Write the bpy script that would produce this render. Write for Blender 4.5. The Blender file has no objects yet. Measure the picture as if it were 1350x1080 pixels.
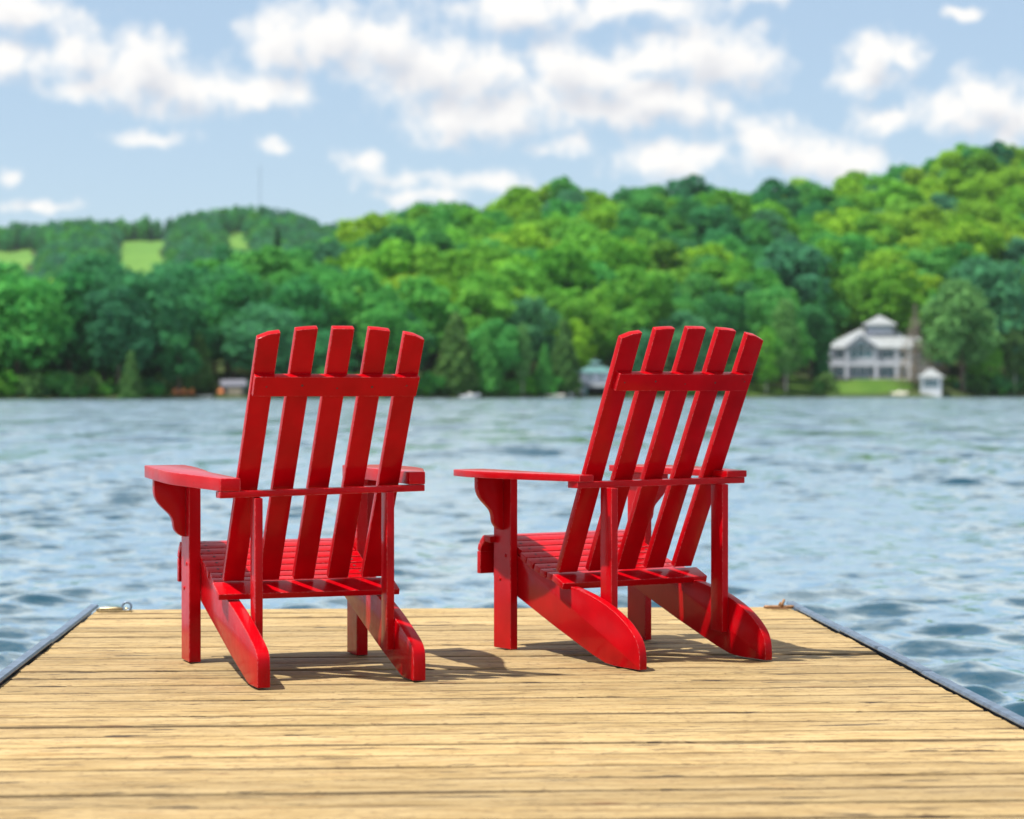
import bpy, bmesh, math, random
import numpy as np
from mathutils import Vector, Matrix

random.seed(7); RNG = np.random.default_rng(7)
scene = bpy.context.scene
C = scene.collection
FPX, HOR, CAMH = 3080.0, 516.0, 0.76          # focal length in photo pixels, horizon row, eye height over the deck
WATER_Z = -0.43

# ------------------------------------------------------------------ camera
cam_d = bpy.data.cameras.new('camera'); cam = bpy.data.objects.new('camera', cam_d); C.objects.link(cam)
cam_d.sensor_width = 36.0; cam_d.sensor_fit = 'HORIZONTAL'; cam_d.lens = FPX / 1350 * 36
cam_d.clip_start = 0.1; cam_d.clip_end = 6000
cam.location = (0, 0, CAMH)
cam.rotation_euler = (math.radians(90) - math.atan((540 - HOR) / FPX), 0, 0)
cam_d.dof.use_dof = True; cam_d.dof.focus_distance = 6.35; cam_d.dof.aperture_fstop = 3.9; cam_d.dof.aperture_blades = 9
scene.camera = cam
scene.render.resolution_x, scene.render.resolution_y = 1024, 819

# ------------------------------------------------------------------ light
SUN_EL, SUN_AZ = 66.0, -113.0                   # azimuth from the view axis (+Y), negative to the left
se, sa = math.radians(SUN_EL), math.radians(SUN_AZ)
sun_dir = Vector((math.sin(sa) * math.cos(se), math.cos(sa) * math.cos(se), math.sin(se)))
sun_d = bpy.data.lights.new('sun', 'SUN'); sun = bpy.data.objects.new('sun', sun_d); C.objects.link(sun)
sun_d.energy = 5.0; sun_d.angle = math.radians(0.9); sun_d.color = (1.0, 0.95, 0.87)
sun.rotation_euler = sun_dir.to_track_quat('Z', 'Y').to_euler(); sun.location = (0, 0, 30)
scene.view_settings.view_transform = 'Standard'; scene.view_settings.look = 'None'
scene.view_settings.exposure = 0.62; scene.view_settings.gamma = 1.0
scene.view_settings.use_curve_mapping = False
try:
    scene.cycles.use_denoising = True
    scene.cycles.max_bounces = 7; scene.cycles.diffuse_bounces = 4; scene.cycles.glossy_bounces = 3
    scene.cycles.transmission_bounces = 4; scene.cycles.sample_clamp_indirect = 6.0
except Exception: pass

# ------------------------------------------------------------------ world: nishita sky with cumulus
def build_world():
    w = bpy.data.worlds.new('World'); scene.world = w; w.use_nodes = True
    nt = w.node_tree; nt.nodes.clear(); N = nt.nodes; L = nt.links
    def mk(tree, t, **kw):
        n = tree.nodes.new(t)
        for k, v in kw.items(): setattr(n, k, v)
        return n
    def math_(tree, op, a, b=None, c=None):
        n = mk(tree, 'ShaderNodeMath', operation=op)
        for i, v in enumerate((a, b, c)):
            if v is None: continue
            if isinstance(v, (int, float)): n.inputs[i].default_value = v
            else: tree.links.new(v, n.inputs[i])
        return n.outputs[0]
    # cloud field as a group: p = (azimuth, elevation) in degrees -> density
    g = bpy.data.node_groups.new('cumulus', 'ShaderNodeTree')
    g.interface.new_socket('P', in_out='INPUT', socket_type='NodeSocketVector')
    g.interface.new_socket('D', in_out='OUTPUT', socket_type='NodeSocketFloat')
    g.interface.new_socket('B', in_out='OUTPUT', socket_type='NodeSocketFloat')
    gi = mk(g, 'NodeGroupInput'); go = mk(g, 'NodeGroupOutput')
    P0 = gi.outputs[0]
    wn = mk(g, 'ShaderNodeTexNoise', noise_dimensions='2D'); wn.inputs['Scale'].default_value = 1.1; wn.inputs['Detail'].default_value = 2
    g.links.new(P0, wn.inputs['Vector'])
    wv = mk(g, 'ShaderNodeVectorMath', operation='MULTIPLY_ADD'); g.links.new(wn.outputs['Color'], wv.inputs[0])
    wv.inputs[1].default_value = (0.9, 0.55, 0); g.links.new(P0, wv.inputs[2])
    P = wv.outputs[0]
    off = (0.45, 0.275)
    blobs = [(18,20,58,30),(12,88,48,22),(105,72,42,36),(190,92,52,46),(235,120,70,30),(340,126,72,22),(140,122,70,22),
      (372,62,58,42),(432,48,62,42),(510,62,60,48),(565,98,70,42),(630,95,70,36),(605,158,72,30),(670,150,50,30),
      (690,14,110,26),(840,10,110,18),(1000,0,40,14),(735,92,46,42),(785,104,60,38),(850,132,72,30),(915,142,50,26),(800,142,90,24),
      (925,72,74,40),(985,84,46,36),(860,78,50,26),(202,188,62,12),(365,194,30,11),(478,216,38,16),(545,236,66,14),(645,240,64,16),
      (745,192,46,14),(885,212,78,24),(1012,186,44,28),(1062,206,62,26),(1115,214,54,22),(1146,76,34,28),(1190,78,30,20),
      (1135,108,38,19),(1160,165,44,18),(1295,142,54,36),(1255,152,48,24),(1345,168,46,28),(10,238,24,9),(560,262,60,12),(60,275,50,10),(1270,30,20,8)]
    cur = None
    for bx, by, rx, ry in blobs:
        az = math.degrees(math.atan((bx - 675) / FPX)); el = math.degrees(math.atan((HOR - by) / FPX))
        thin = 0.42 if ry < 17 else 0.0        # wisps never close up to solid white
        rx = math.degrees(rx * 1.2 / FPX); ry = math.degrees(ry * 1.26 / FPX)
        m = mk(g, 'ShaderNodeVectorMath', operation='MULTIPLY_ADD'); g.links.new(P, m.inputs[0])
        m.inputs[1].default_value = (1 / rx, 1 / ry, 0); m.inputs[2].default_value = (-(az + off[0]) / rx, -(el + off[1]) / ry, thin)
        ln = mk(g, 'ShaderNodeVectorMath', operation='LENGTH'); g.links.new(m.outputs[0], ln.inputs[0])
        cur = ln.outputs['Value'] if cur is None else math_(g, 'SMOOTH_MIN', cur, ln.outputs['Value'], 0.6)
    fn = mk(g, 'ShaderNodeTexNoise', noise_dimensions='2D'); fn.inputs['Scale'].default_value = 1.6; fn.inputs['Detail'].default_value = 5; fn.inputs['Roughness'].default_value = 0.5
    g.links.new(P0, fn.inputs['Vector'])
    d = math_(g, 'SUBTRACT', 1.0, cur); d0 = d
    d = math_(g, 'MULTIPLY_ADD', math_(g, 'SUBTRACT', fn.outputs['Fac'], 0.5), 1.2, d)
    # above the band of low clouds the same kind of cloud goes on, from noise alone
    bn = mk(g, 'ShaderNodeTexNoise', noise_dimensions='2D'); bn.inputs['Scale'].default_value = 0.16; bn.inputs['Detail'].default_value = 5; bn.inputs['Roughness'].default_value = 0.55
    g.links.new(P0, bn.inputs['Vector'])
    hi = math_(g, 'MULTIPLY_ADD', bn.outputs['Fac'], 6.0, -2.7)
    sx = mk(g, 'ShaderNodeSeparateXYZ'); g.links.new(P0, sx.inputs[0])
    mr = mk(g, 'ShaderNodeMapRange'); mr.inputs['From Min'].default_value = 10.0; mr.inputs['From Max'].default_value = 13.0
    g.links.new(sx.outputs['Y'], mr.inputs['Value'])
    mx = mk(g, 'ShaderNodeMix', data_type='FLOAT'); g.links.new(mr.outputs[0], mx.inputs[0]); g.links.new(d, mx.inputs[2]); g.links.new(hi, mx.inputs[3])
    g.links.new(mx.outputs[0], go.inputs[0])
    mb = mk(g, 'ShaderNodeMix', data_type='FLOAT'); g.links.new(mr.outputs[0], mb.inputs[0]); g.links.new(math_(g, 'MULTIPLY_ADD', math_(g, 'SUBTRACT', fn.outputs['Fac'], 0.5), 0.5, d0), mb.inputs[2]); g.links.new(hi, mb.inputs[3]); g.links.new(mb.outputs[0], go.inputs[1])

    tc = mk(nt, 'ShaderNodeTexCoord'); sp = mk(nt, 'ShaderNodeSeparateXYZ'); L.new(tc.outputs['Generated'], sp.inputs[0])
    az = math_(nt, 'MULTIPLY', math_(nt, 'ARCTAN2', sp.outputs['X'], sp.outputs['Y']), 57.29578)
    az = math_(nt, 'WRAP', az, 15.0, -15.0)
    el = math_(nt, 'MULTIPLY', math_(nt, 'ARCSINE', sp.outputs['Z']), 57.29578)
    cb = mk(nt, 'ShaderNodeCombineXYZ'); L.new(az, cb.inputs[0]); L.new(el, cb.inputs[1])
    g1 = mk(nt, 'ShaderNodeGroup', node_tree=g); L.new(cb.outputs[0], g1.inputs[0])
    ofs = mk(nt, 'ShaderNodeVectorMath', operation='ADD'); L.new(cb.outputs[0], ofs.inputs[0]); ofs.inputs[1].default_value = (-0.30, 0.62, 0)
    g2 = mk(nt, 'ShaderNodeGroup', node_tree=g); L.new(ofs.outputs[0], g2.inputs[0])
    cov = mk(nt, 'ShaderNodeMapRange', interpolation_type='SMOOTHSTEP'); cov.inputs['From Min'].default_value = -0.2; cov.inputs['From Max'].default_value = 0.74
    L.new(g1.outputs[0], cov.inputs['Value'])
    # thick cloud above a point shades it: bases go lavender grey, tops stay white
    sh = mk(nt, 'ShaderNodeMapRange', interpolation_type='SMOOTHSTEP'); sh.inputs['From Min'].default_value = 0.1; sh.inputs['From Max'].default_value = 1.1
    L.new(g2.outputs[1], sh.inputs['Value'])
    cc = mk(nt, 'ShaderNodeMix', data_type='RGBA'); L.new(sh.outputs[0], cc.inputs[0])
    cc.inputs[6].default_value = (9.2, 8.95, 8.65, 1); cc.inputs[7].default_value = (6.3, 6.4, 6.85, 1)
    sky = mk(nt, 'ShaderNodeTexSky', sky_type='NISHITA', sun_disc=False)
    sky.sun_elevation = se; sky.sun_rotation = sa; sky.altitude = 300; sky.air_density = 1.0; sky.dust_density = 0.25; sky.ozone_density = 3.0
    hz = mk(nt, 'ShaderNodeMix', data_type='RGBA'); hz.inputs[0].default_value = 0.5; L.new(sky.outputs[0], hz.inputs[6]); hz.inputs[7].default_value = (5.1, 6.6, 8.3, 1)
    mix = mk(nt, 'ShaderNodeMix', data_type='RGBA'); L.new(cov.outputs[0], mix.inputs[0]); L.new(hz.outputs[2], mix.inputs[6]); L.new(cc.outputs[2], mix.inputs[7])
    fade = math_(nt, 'MULTIPLY', cov.outputs[0], 0.97); L.new(fade, mix.inputs[0])
    bg = mk(nt, 'ShaderNodeBackground'); bg.inputs['Strength'].default_value = 0.076; L.new(mix.outputs[2], bg.inputs['Color'])
    out = mk(nt, 'ShaderNodeOutputWorld'); L.new(bg.outputs[0], out.inputs[0])
build_world()
scene.world.cycles.sampling_method = 'NONE'   # the sky is even enough to be found by scattered rays alone

# ------------------------------------------------------------------ helpers
def tag(o, label=None, cat=None, group=None, kind=None):
    if label: o['label'] = label
    if cat: o['category'] = cat
    if group: o['group'] = group
    if kind: o['kind'] = kind
    return o
def empty(name, loc=(0, 0, 0), rz=0.0, parent=None):
    o = bpy.data.objects.new(name, None); C.objects.link(o); o.location = loc; o.rotation_euler = (0, 0, rz)
    o.empty_display_size = 0.2
    if parent: o.parent = parent
    return o
def link(name, me, mat=None, parent=None, loc=(0, 0, 0), rot=(0, 0, 0)):
    o = bpy.data.objects.new(name, me); C.objects.link(o)
    if mat is not None and not me.materials: me.materials.append(mat)
    o.location = loc; o.rotation_euler = rot
    if parent: o.parent = parent
    return o
def bm_mesh(bm, name, smooth=False):
    me = bpy.data.meshes.new(name); bmesh.ops.recalc_face_normals(bm, faces=bm.faces[:]); bm.to_mesh(me); bm.free()
    if smooth:
        for p in me.polygons: p.use_smooth = True
    return me
def np_mesh(name, verts, faces, smooth=False):
    """verts (n,3), faces (m,k) arrays of one polygon size"""
    me = bpy.data.meshes.new(name); n, m, k = len(verts), len(faces), faces.shape[1]
    me.vertices.add(n); me.vertices.foreach_set('co', np.ascontiguousarray(verts, dtype=np.float32).ravel())
    me.loops.add(m * k); me.loops.foreach_set('vertex_index', np.ascontiguousarray(faces, dtype=np.int32).ravel())
    me.polygons.add(m); me.polygons.foreach_set('loop_start', np.arange(0, m * k, k, dtype=np.int32))
    me.polygons.foreach_set('loop_total', np.full(m, k, dtype=np.int32))
    if smooth: me.polygons.foreach_set('use_smooth', np.ones(m, dtype=bool))
    me.update(calc_edges=True); me.validate()
    return me
def add_box(bm, x0, x1, y0, y1, z0, z1):
    vs = [bm.verts.new((x, y, z)) for x in (x0, x1) for y in (y0, y1) for z in (z0, z1)]
    for f in ((0,1,3,2),(4,6,7,5),(0,4,5,1),(2,3,7,6),(0,2,6,4),(1,5,7,3)): bm.faces.new([vs[i] for i in f])
    return vs
def box_me(x0, x1, y0, y1, z0, z1, bevel=0.0, name='box'):
    bm = bmesh.new(); add_box(bm, x0, x1, y0, y1, z0, z1)
    if bevel: bmesh.ops.bevel(bm, geom=bm.edges[:], offset=bevel, segments=2, affect='EDGES', profile=0.6)
    return bm_mesh(bm, name)
def prism_me(pts, vec, bevel=0.0, name='board', seg=2):
    """pts: closed planar outline in 3d, extruded along vec"""
    bm = bmesh.new(); a = [bm.verts.new(p) for p in pts]; f = bm.faces.new(a)
    r = bmesh.ops.extrude_face_region(bm, geom=[f]); vs = [e for e in r['geom'] if isinstance(e, bmesh.types.BMVert)]
    bmesh.ops.translate(bm, verts=vs, vec=vec)
    bmesh.ops.recalc_face_normals(bm, faces=bm.faces[:])
    if bevel:
        es = [e for e in bm.edges if e.calc_face_angle(0) > math.radians(18)]
        bmesh.ops.bevel(bm, geom=es, offset=bevel, segments=seg, affect='EDGES', profile=0.6)
    me = bm_mesh(bm, name)
    for p in me.polygons: p.use_smooth = True
    try: me.set_sharp_from_angle(angle=math.radians(35))
    except Exception: pass
    return me
def tube_bm(bm, pts, radii, seg=8, cap=True):
    rings = []; n = len(pts)
    for i, p in enumerate(pts):
        p = Vector(p); t = (Vector(pts[min(i + 1, n - 1)]) - Vector(pts[max(i - 1, 0)])).normalized()
        a = t.cross(Vector((0, 0, 1))); a = a.normalized() if a.length > 1e-3 else Vector((1, 0, 0)); b = t.cross(a).normalized()
        rings.append([bm.verts.new(p + (a * math.cos(k * 2 * math.pi / seg) + b * math.sin(k * 2 * math.pi / seg)) * radii[i]) for k in range(seg)])
    for i in range(n - 1):
        for k in range(seg): bm.faces.new((rings[i][k], rings[i][(k + 1) % seg], rings[i + 1][(k + 1) % seg], rings[i + 1][k]))
    if cap:
        bm.faces.new(rings[0][::-1]); bm.faces.new(rings[-1])
# ---- materials
class M:
    def __init__(s, name):
        s.m = bpy.data.materials.new(name); s.m.use_nodes = True; s.t = s.m.node_tree
        s.b = s.t.nodes['Principled BSDF']; s.o = s.t.nodes['Material Output']
    def n(s, t, **kw):
        n = s.t.nodes.new(t)
        for k, v in kw.items():
            if k.startswith('i_'): n.inputs[k[2:].replace('_', ' ')].default_value = v
            else: setattr(n, k, v)
        return n
    def l(s, a, b): s.t.links.new(a, b)
    def noise(s, vec, scale, detail=4, rough=0.55, mul=None):
        if mul is not None:
            vm = s.n('ShaderNodeVectorMath', operation='MULTIPLY'); s.l(vec, vm.inputs[0]); vm.inputs[1].default_value = mul; vec = vm.outputs[0]
        n = s.n('ShaderNodeTexNoise', i_Scale=scale, i_Detail=detail, i_Roughness=rough); s.l(vec, n.inputs['Vector']); return n
    def ramp(s, fac, *stops):
        r = s.n('ShaderNodeValToRGB'); e = r.color_ramp.elements
        while len(e) < len(stops): e.new(0.5)
        for i, (p, c) in enumerate(stops): e[i].position = p; e[i].color = (c if isinstance(c, tuple) else (c, c, c)) + (1,)
        s.l(fac, r.inputs[0]); return r.outputs[0]
    def mix(s, fac, a, b, blend='MIX'):
        x = s.n('ShaderNodeMix', data_type='RGBA', blend_type=blend)
        for i, v in ((0, fac), (6, a), (7, b)):
            if isinstance(v, (int, float)): x.inputs[i].default_value = v
            elif isinstance(v, tuple): x.inputs[i].default_value = v + (1,)
            else: s.l(v, x.inputs[i])
        return x.outputs[2]
    def bump(s, h, strength=0.3, dist=0.002, normal=None):
        b = s.n('ShaderNodeBump', i_Strength=strength, i_Distance=dist); s.l(h, b.inputs['Height'])
        if normal is not None: s.l(normal, b.inputs['Normal'])
        return b.outputs[0]
    def set(s, **kw):
        for k, v in kw.items():
            k = k.replace('_', ' ')
            if isinstance(v, bpy.types.NodeSocket): s.l(v, s.b.inputs[k])
            else: s.b.inputs[k].default_value = (v + (1,)) if isinstance(v, tuple) and len(v) == 3 else v
        return s
def simple(name, col, rough=0.6, var=0.12, scale=3.0, metallic=0.0):
    m = M(name); tc = m.n('ShaderNodeTexCoord'); n = m.noise(tc.outputs['Object'], scale, 5)
    c = m.mix(m.ramp(n.outputs['Fac'], (0.3, 0.0), (0.7, 1.0)), tuple(x * (1 - var) for x in col), tuple(min(1, x * (1 + var)) for x in col))
    m.set(Base_Color=c, Roughness=rough, Metallic=metallic); return m.m

def mat_red():
    m = M('red_gloss_paint'); tc = m.n('ShaderNodeTexCoord'); ob = tc.outputs['Object']; oi = m.n('ShaderNodeObjectInfo')
    ad = m.n('ShaderNodeVectorMath', operation='ADD'); m.l(ob, ad.inputs[0])
    rv = m.n('ShaderNodeCombineXYZ'); m.l(oi.outputs['Random'], rv.inputs[0]); m.l(oi.outputs['Random'], rv.inputs[1]); m.l(rv.outputs[0], ad.inputs[1])
    big = m.noise(ad.outputs[0], 9, 4)
    col = m.mix(m.ramp(big.outputs['Fac'], (0.3, 0.0), (0.72, 1.0)), (0.32, 0.0004, 0.003), (0.46, 0.0006, 0.005))
    # rubbed, sun-bleached arrises
    bv = m.n('ShaderNodeBevel', samples=4); bv.inputs['Radius'].default_value = 0.004; gm = m.n('ShaderNodeNewGeometry')
    dt = m.n('ShaderNodeVectorMath', operation='DOT_PRODUCT'); m.l(bv.outputs[0], dt.inputs[0]); m.l(gm.outputs['Normal'], dt.inputs[1])
    em = m.ramp(dt.outputs['Value'], (0.86, 1.0), (0.985, 0.0)); cn = m.noise(ob, 230, 4, 0.7); cm = m.ramp(cn.outputs['Fac'], (0.47, 0.0), (0.60, 0.75))
    ef = m.n('ShaderNodeMath', operation='MULTIPLY'); m.l(em, ef.inputs[0]); m.l(cm, ef.inputs[1]); col = m.mix(ef.outputs[0], col, (0.66, 0.24, 0.24))
    # a few small chips and nail stains in the paint
    sp = m.noise(ob, 120, 2); spk = m.ramp(sp.outputs['Fac'], (0.80, 0.0), (0.83, 0.6)); col = m.mix(spk, col, (0.62, 0.20, 0.19))
    dk = m.noise(ob, 70, 2); dks = m.ramp(dk.outputs['Fac'], (0.20, 0.8), (0.225, 0.0)); col = m.mix(dks, col, (0.06, 0.004, 0.006))
    rr = m.noise(ob, 40, 5); rough = m.ramp(rr.outputs['Fac'], (0.3, 0.30), (0.75, 0.46))
    gr = m.noise(ob, 60, 4, mul=(1, 1, 0.12)); gr2 = m.noise(ob, 420, 2)
    hsum = m.mix(0.35, gr.outputs['Fac'], gr2.outputs['Fac'])
    nb = m.bump(hsum, 0.35, 0.0012)
    m.set(Base_Color=col, Roughness=rough, Normal=nb, Specular_IOR_Level=0.04, Coat_Weight=0.6, Coat_Roughness=0.15, Coat_IOR=1.25, Sheen_Weight=0.0, Sheen_Roughness=0.45, Sheen_Tint=(1.0, 0.75, 0.78))
    return m.m
def mat_plank():
    m = M('weathered_pine'); tc = m.n('ShaderNodeTexCoord'); ob = tc.outputs['Object']; oi = m.n('ShaderNodeObjectInfo')
    rnd = m.n('ShaderNodeMath', operation='MULTIPLY'); m.l(oi.outputs['Random'], rnd.inputs[0]); rnd.inputs[1].default_value = 53.0
    rv = m.n('ShaderNodeCombineXYZ')
    for i in range(3): m.l(rnd.outputs[0], rv.inputs[i])
    ad = m.n('ShaderNodeVectorMath', operation='ADD'); m.l(ob, ad.inputs[0]); m.l(rv.outputs[0], ad.inputs[1]); P = ad.outputs[0]
    grain = m.noise(P, 1.0, 7, 0.72, mul=(7.0, 60, 40)); fine = m.noise(P, 1.0, 4, 0.75, mul=(42, 75, 60)); patch = m.noise(P, 1.0, 5, 0.65, mul=(4.0, 16, 9))
    c = m.mix(m.ramp(grain.outputs['Fac'], (0.34, 0.0), (0.64, 1.0)), (0.205, 0.130, 0.046), (0.43, 0.305, 0.133))
    c = m.mix(m.ramp(patch.outputs['Fac'], (0.42, 0.0), (0.68, 0.65)), c, (0.465, 0.345, 0.172))
    c = m.mix(m.ramp(patch.outputs['Color'], (0.56, 0.0), (0.72, 0.55)), c, (0.36, 0.19, 0.055))
    c = m.mix(m.ramp(fine.outputs['Fac'], (0.34, 0.85), (0.45, 0.0)), c, (0.15, 0.090, 0.038))
    # long checks in the wood and dark weathered streaks
    ck = m.noise(P, 1.0, 3, 0.5, mul=(5.5, 60, 10)); cks = m.ramp(ck.outputs['Fac'], (0.335, 1.0), (0.352, 0.0))
    c = m.mix(cks, c, (0.05, 0.032, 0.018))
    stn = m.noise(P, 1.0, 6, 0.7, mul=(4.2, 24, 10)); c = m.mix(m.ramp(stn.outputs['Fac'], (0.58, 0.0), (0.74, 0.6)), c, (0.20, 0.135, 0.07))
    # knots
    vo = m.n('ShaderNodeTexVoronoi', i_Scale=1.0); vm = m.n('ShaderNodeVectorMath', operation='MULTIPLY'); m.l(P, vm.inputs[0]); vm.inputs[1].default_value = (2.6, 11, 0.0); m.l(vm.outputs[0], vo.inputs['Vector'])
    kn = m.ramp(vo.outputs['Distance'], (0.045, 1.0), (0.13, 0.0)); c = m.mix(kn, c, (0.20, 0.105, 0.04))
    # shade of the gaps painted as a ragged dark band on the worn long edges
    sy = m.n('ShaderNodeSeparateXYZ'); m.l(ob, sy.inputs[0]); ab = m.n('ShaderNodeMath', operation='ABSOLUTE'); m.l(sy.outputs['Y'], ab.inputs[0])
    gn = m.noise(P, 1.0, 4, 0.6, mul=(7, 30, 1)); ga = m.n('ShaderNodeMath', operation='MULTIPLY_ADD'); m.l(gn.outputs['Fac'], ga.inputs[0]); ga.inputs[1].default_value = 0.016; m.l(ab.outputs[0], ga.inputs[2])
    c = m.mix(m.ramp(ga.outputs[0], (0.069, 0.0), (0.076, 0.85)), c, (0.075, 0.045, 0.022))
    hv = m.n('ShaderNodeHueSaturation'); m.l(c, hv.inputs['Color']); mr = m.n('ShaderNodeMapRange'); m.l(oi.outputs['Random'], mr.inputs[0]); mr.inputs[3].default_value = 0.80; mr.inputs[4].default_value = 1.12; m.l(mr.outputs[0], hv.inputs['Value'])
    h = m.mix(0.5, grain.outputs['Fac'], fine.outputs['Fac']); h = m.mix(cks, h, (0, 0, 0))
    m.set(Base_Color=hv.outputs[0], Roughness=0.72, Normal=m.bump(h, 0.8, 0.005), Specular_IOR_Level=0.35)
    return m.m
def mat_water():
    m = M('lake_water'); geo = m.n('ShaderNodeNewGeometry'); P = geo.outputs['Position']
    ln = m.n('ShaderNodeVectorMath', operation='LENGTH'); m.l(P, ln.inputs[0])
    far = m.n('ShaderNodeMapRange'); m.l(ln.outputs['Value'], far.inputs[0]); far.inputs[1].default_value = 14; far.inputs[2].default_value = 60; far.inputs[3].default_value = 0.0; far.inputs[4].default_value = 1.0
    def pert(scale, mul, amp, det=3):
        n = m.noise(P, scale, det, 0.6, mul=mul)
        s = m.n('ShaderNodeVectorMath', operation='SUBTRACT'); m.l(n.outputs['Color'], s.inputs[0]); s.inputs[1].default_value = (0.5, 0.5, 0.5)
        q = m.n('ShaderNodeVectorMath', operation='MULTIPLY'); m.l(s.outputs[0], q.inputs[0]); q.inputs[1].default_value = amp
        return q.outputs[0]
    a = pert(1.0, (4.5, 8.5, 1), (0.38, 0.62, 0), 4); b = pert(1.0, (0.5, 1.7, 1), (0.7, 1.5, 0), 4)
    # beyond the modelled waves the wind chop lives in the normal: lee faces lean towards the dock
    b2 = pert(1.0, (0.42, 0.085, 1), (0.7, 2.0, 0), 4); b3 = m.n('ShaderNodeVectorMath', operation='ADD'); m.l(b, b3.inputs[0]); m.l(b2, b3.inputs[1]); b = b3.outputs[0]
    bl = m.n('ShaderNodeVectorMath', operation='ADD'); m.l(b, bl.inputs[0]); bl.inputs[1].default_value = (0, -0.085, 0)
    bf = m.n('ShaderNodeVectorMath', operation='SCALE'); m.l(bl.outputs[0], bf.inputs[0]); m.l(far.outputs[0], bf.inputs['Scale'])
    s1 = m.n('ShaderNodeVectorMath', operation='ADD'); m.l(a, s1.inputs[0]); m.l(bf.outputs[0], s1.inputs[1]); sb = m.n('ShaderNodeVectorMath', operation='ADD'); m.l(s1.outputs[0], sb.inputs[0]); sb.inputs[1].default_value = (0, -0.045, 0); s1 = sb
    s2 = m.n('ShaderNodeVectorMath', operation='ADD'); m.l(s1.outputs[0], s2.inputs[0]); m.l(geo.outputs['Normal'], s2.inputs[1])
    nn = m.n('ShaderNodeVectorMath', operation='NORMALIZE'); m.l(s2.outputs[0], nn.inputs[0]); nn = nn.outputs[0]
    m.t.nodes.remove(m.b)
    body = m.n('ShaderNodeBsdfDiffuse'); body.inputs[0].default_value = (0.010, 0.046, 0.074, 1)
    gl = m.n('ShaderNodeBsdfGlossy'); gl.inputs['Color'].default_value = (0.87, 1.0, 1.0, 1); gl.inputs['Roughness'].default_value = 0.11; m.l(nn, gl.inputs['Normal'])
    fr = m.n('ShaderNodeFresnel', i_IOR=1.36); m.l(nn, fr.inputs['Normal'])
    fm = m.n('ShaderNodeMapRange', interpolation_type='SMOOTHSTEP'); m.l(fr.outputs[0], fm.inputs[0]); fm.inputs[1].default_value = 0.01; fm.inputs[2].default_value = 0.29
    mx = m.n('ShaderNodeMixShader'); m.l(fm.outputs[0], mx.inputs[0]); m.l(body.outputs[0], mx.inputs[1]); m.l(gl.outputs[0], mx.inputs[2]); m.l(mx.outputs[0], m.o.inputs['Surface'])
    return m.m
def mat_foliage(name, mode):
    """mode 'color': tint from the object colour; 'attr': tint from the mesh colour attribute"""
    m = M(name)
    if mode == 'color': base = m.n('ShaderNodeObjectInfo').outputs['Color']
    else: base = m.n('ShaderNodeVertexColor', layer_name='tint').outputs['Color']
    geo = m.n('ShaderNodeNewGeometry')
    rl = m.n('ShaderNodeHueSaturation'); m.l(base, rl.inputs['Color'])
    mr = m.n('ShaderNodeMapRange'); m.l(geo.outputs['Random Per Island'], mr.inputs[0]); mr.inputs[3].default_value = 0.62; mr.inputs[4].default_value = 1.4; m.l(mr.outputs[0], rl.inputs['Value'])
    mh = m.n('ShaderNodeMapRange'); m.l(geo.outputs['Random Per Island'], mh.inputs[0]); mh.inputs[3].default_value = 0.515; mh.inputs[4].default_value = 0.487; m.l(mh.outputs[0], rl.inputs['Hue'])
    m.t.nodes.remove(m.b)
    d = m.n('ShaderNodeBsdfDiffuse'); t = m.n('ShaderNodeBsdfTranslucent'); m.l(rl.outputs[0], d.inputs[0]); m.l(rl.outputs[0], t.inputs[0])
    mx = m.n('ShaderNodeMixShader'); mx.inputs[0].default_value = 0.5; m.l(d.outputs[0], mx.inputs[1]); m.l(t.outputs[0], mx.inputs[2])
    m.l(mx.outputs[0], m.o.inputs['Surface']); return m.m
def mat_grass(name, c1, c2, scale):
    m = M(name); geo = m.n('ShaderNodeNewGeometry'); n = m.noise(geo.outputs['Position'], scale, 6, 0.6); n2 = m.noise(geo.outputs['Position'], scale * 9, 4, 0.6)
    c = m.mix(m.ramp(n.outputs['Fac'], (0.35, 0.0), (0.65, 1.0)), c1, c2); c = m.mix(m.ramp(n2.outputs['Fac'], (0.4, 0.35), (0.62, 0.0)), c, tuple(x * 0.5 for x in c1))
    m.set(Base_Color=c, Roughness=0.9, Specular_IOR_Level=0.1); return m.m

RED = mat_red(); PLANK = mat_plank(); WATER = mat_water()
FOL = mat_foliage('leaves', 'color'); FOLA = mat_foliage('leaves_mass', 'attr')
BARK = simple('bark', (0.10, 0.075, 0.055), 0.9, 0.3, 4)
STEEL = simple('galvanised_steel', (0.14, 0.19, 0.26), 0.42, 0.3, 25, 0.5)
BRASS = simple('weathered_brass', (0.42, 0.34, 0.20), 0.4, 0.3, 120, 0.8)
RUST = simple('rusty_iron', (0.28, 0.15, 0.07), 0.7, 0.35, 90, 0.3)
BEAM = simple('treated_beam', (0.17, 0.12, 0.07), 0.85, 0.3, 6)
DARKHOLE = simple('screw_hole', (0.05, 0.012, 0.012), 0.7, 0.2, 50)
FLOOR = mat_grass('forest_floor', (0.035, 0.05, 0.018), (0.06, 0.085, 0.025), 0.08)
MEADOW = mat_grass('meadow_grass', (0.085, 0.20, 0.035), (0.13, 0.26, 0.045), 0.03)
LAWN = mat_grass('lawn_grass', (0.05, 0.12, 0.016), (0.09, 0.17, 0.025), 0.25)

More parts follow.
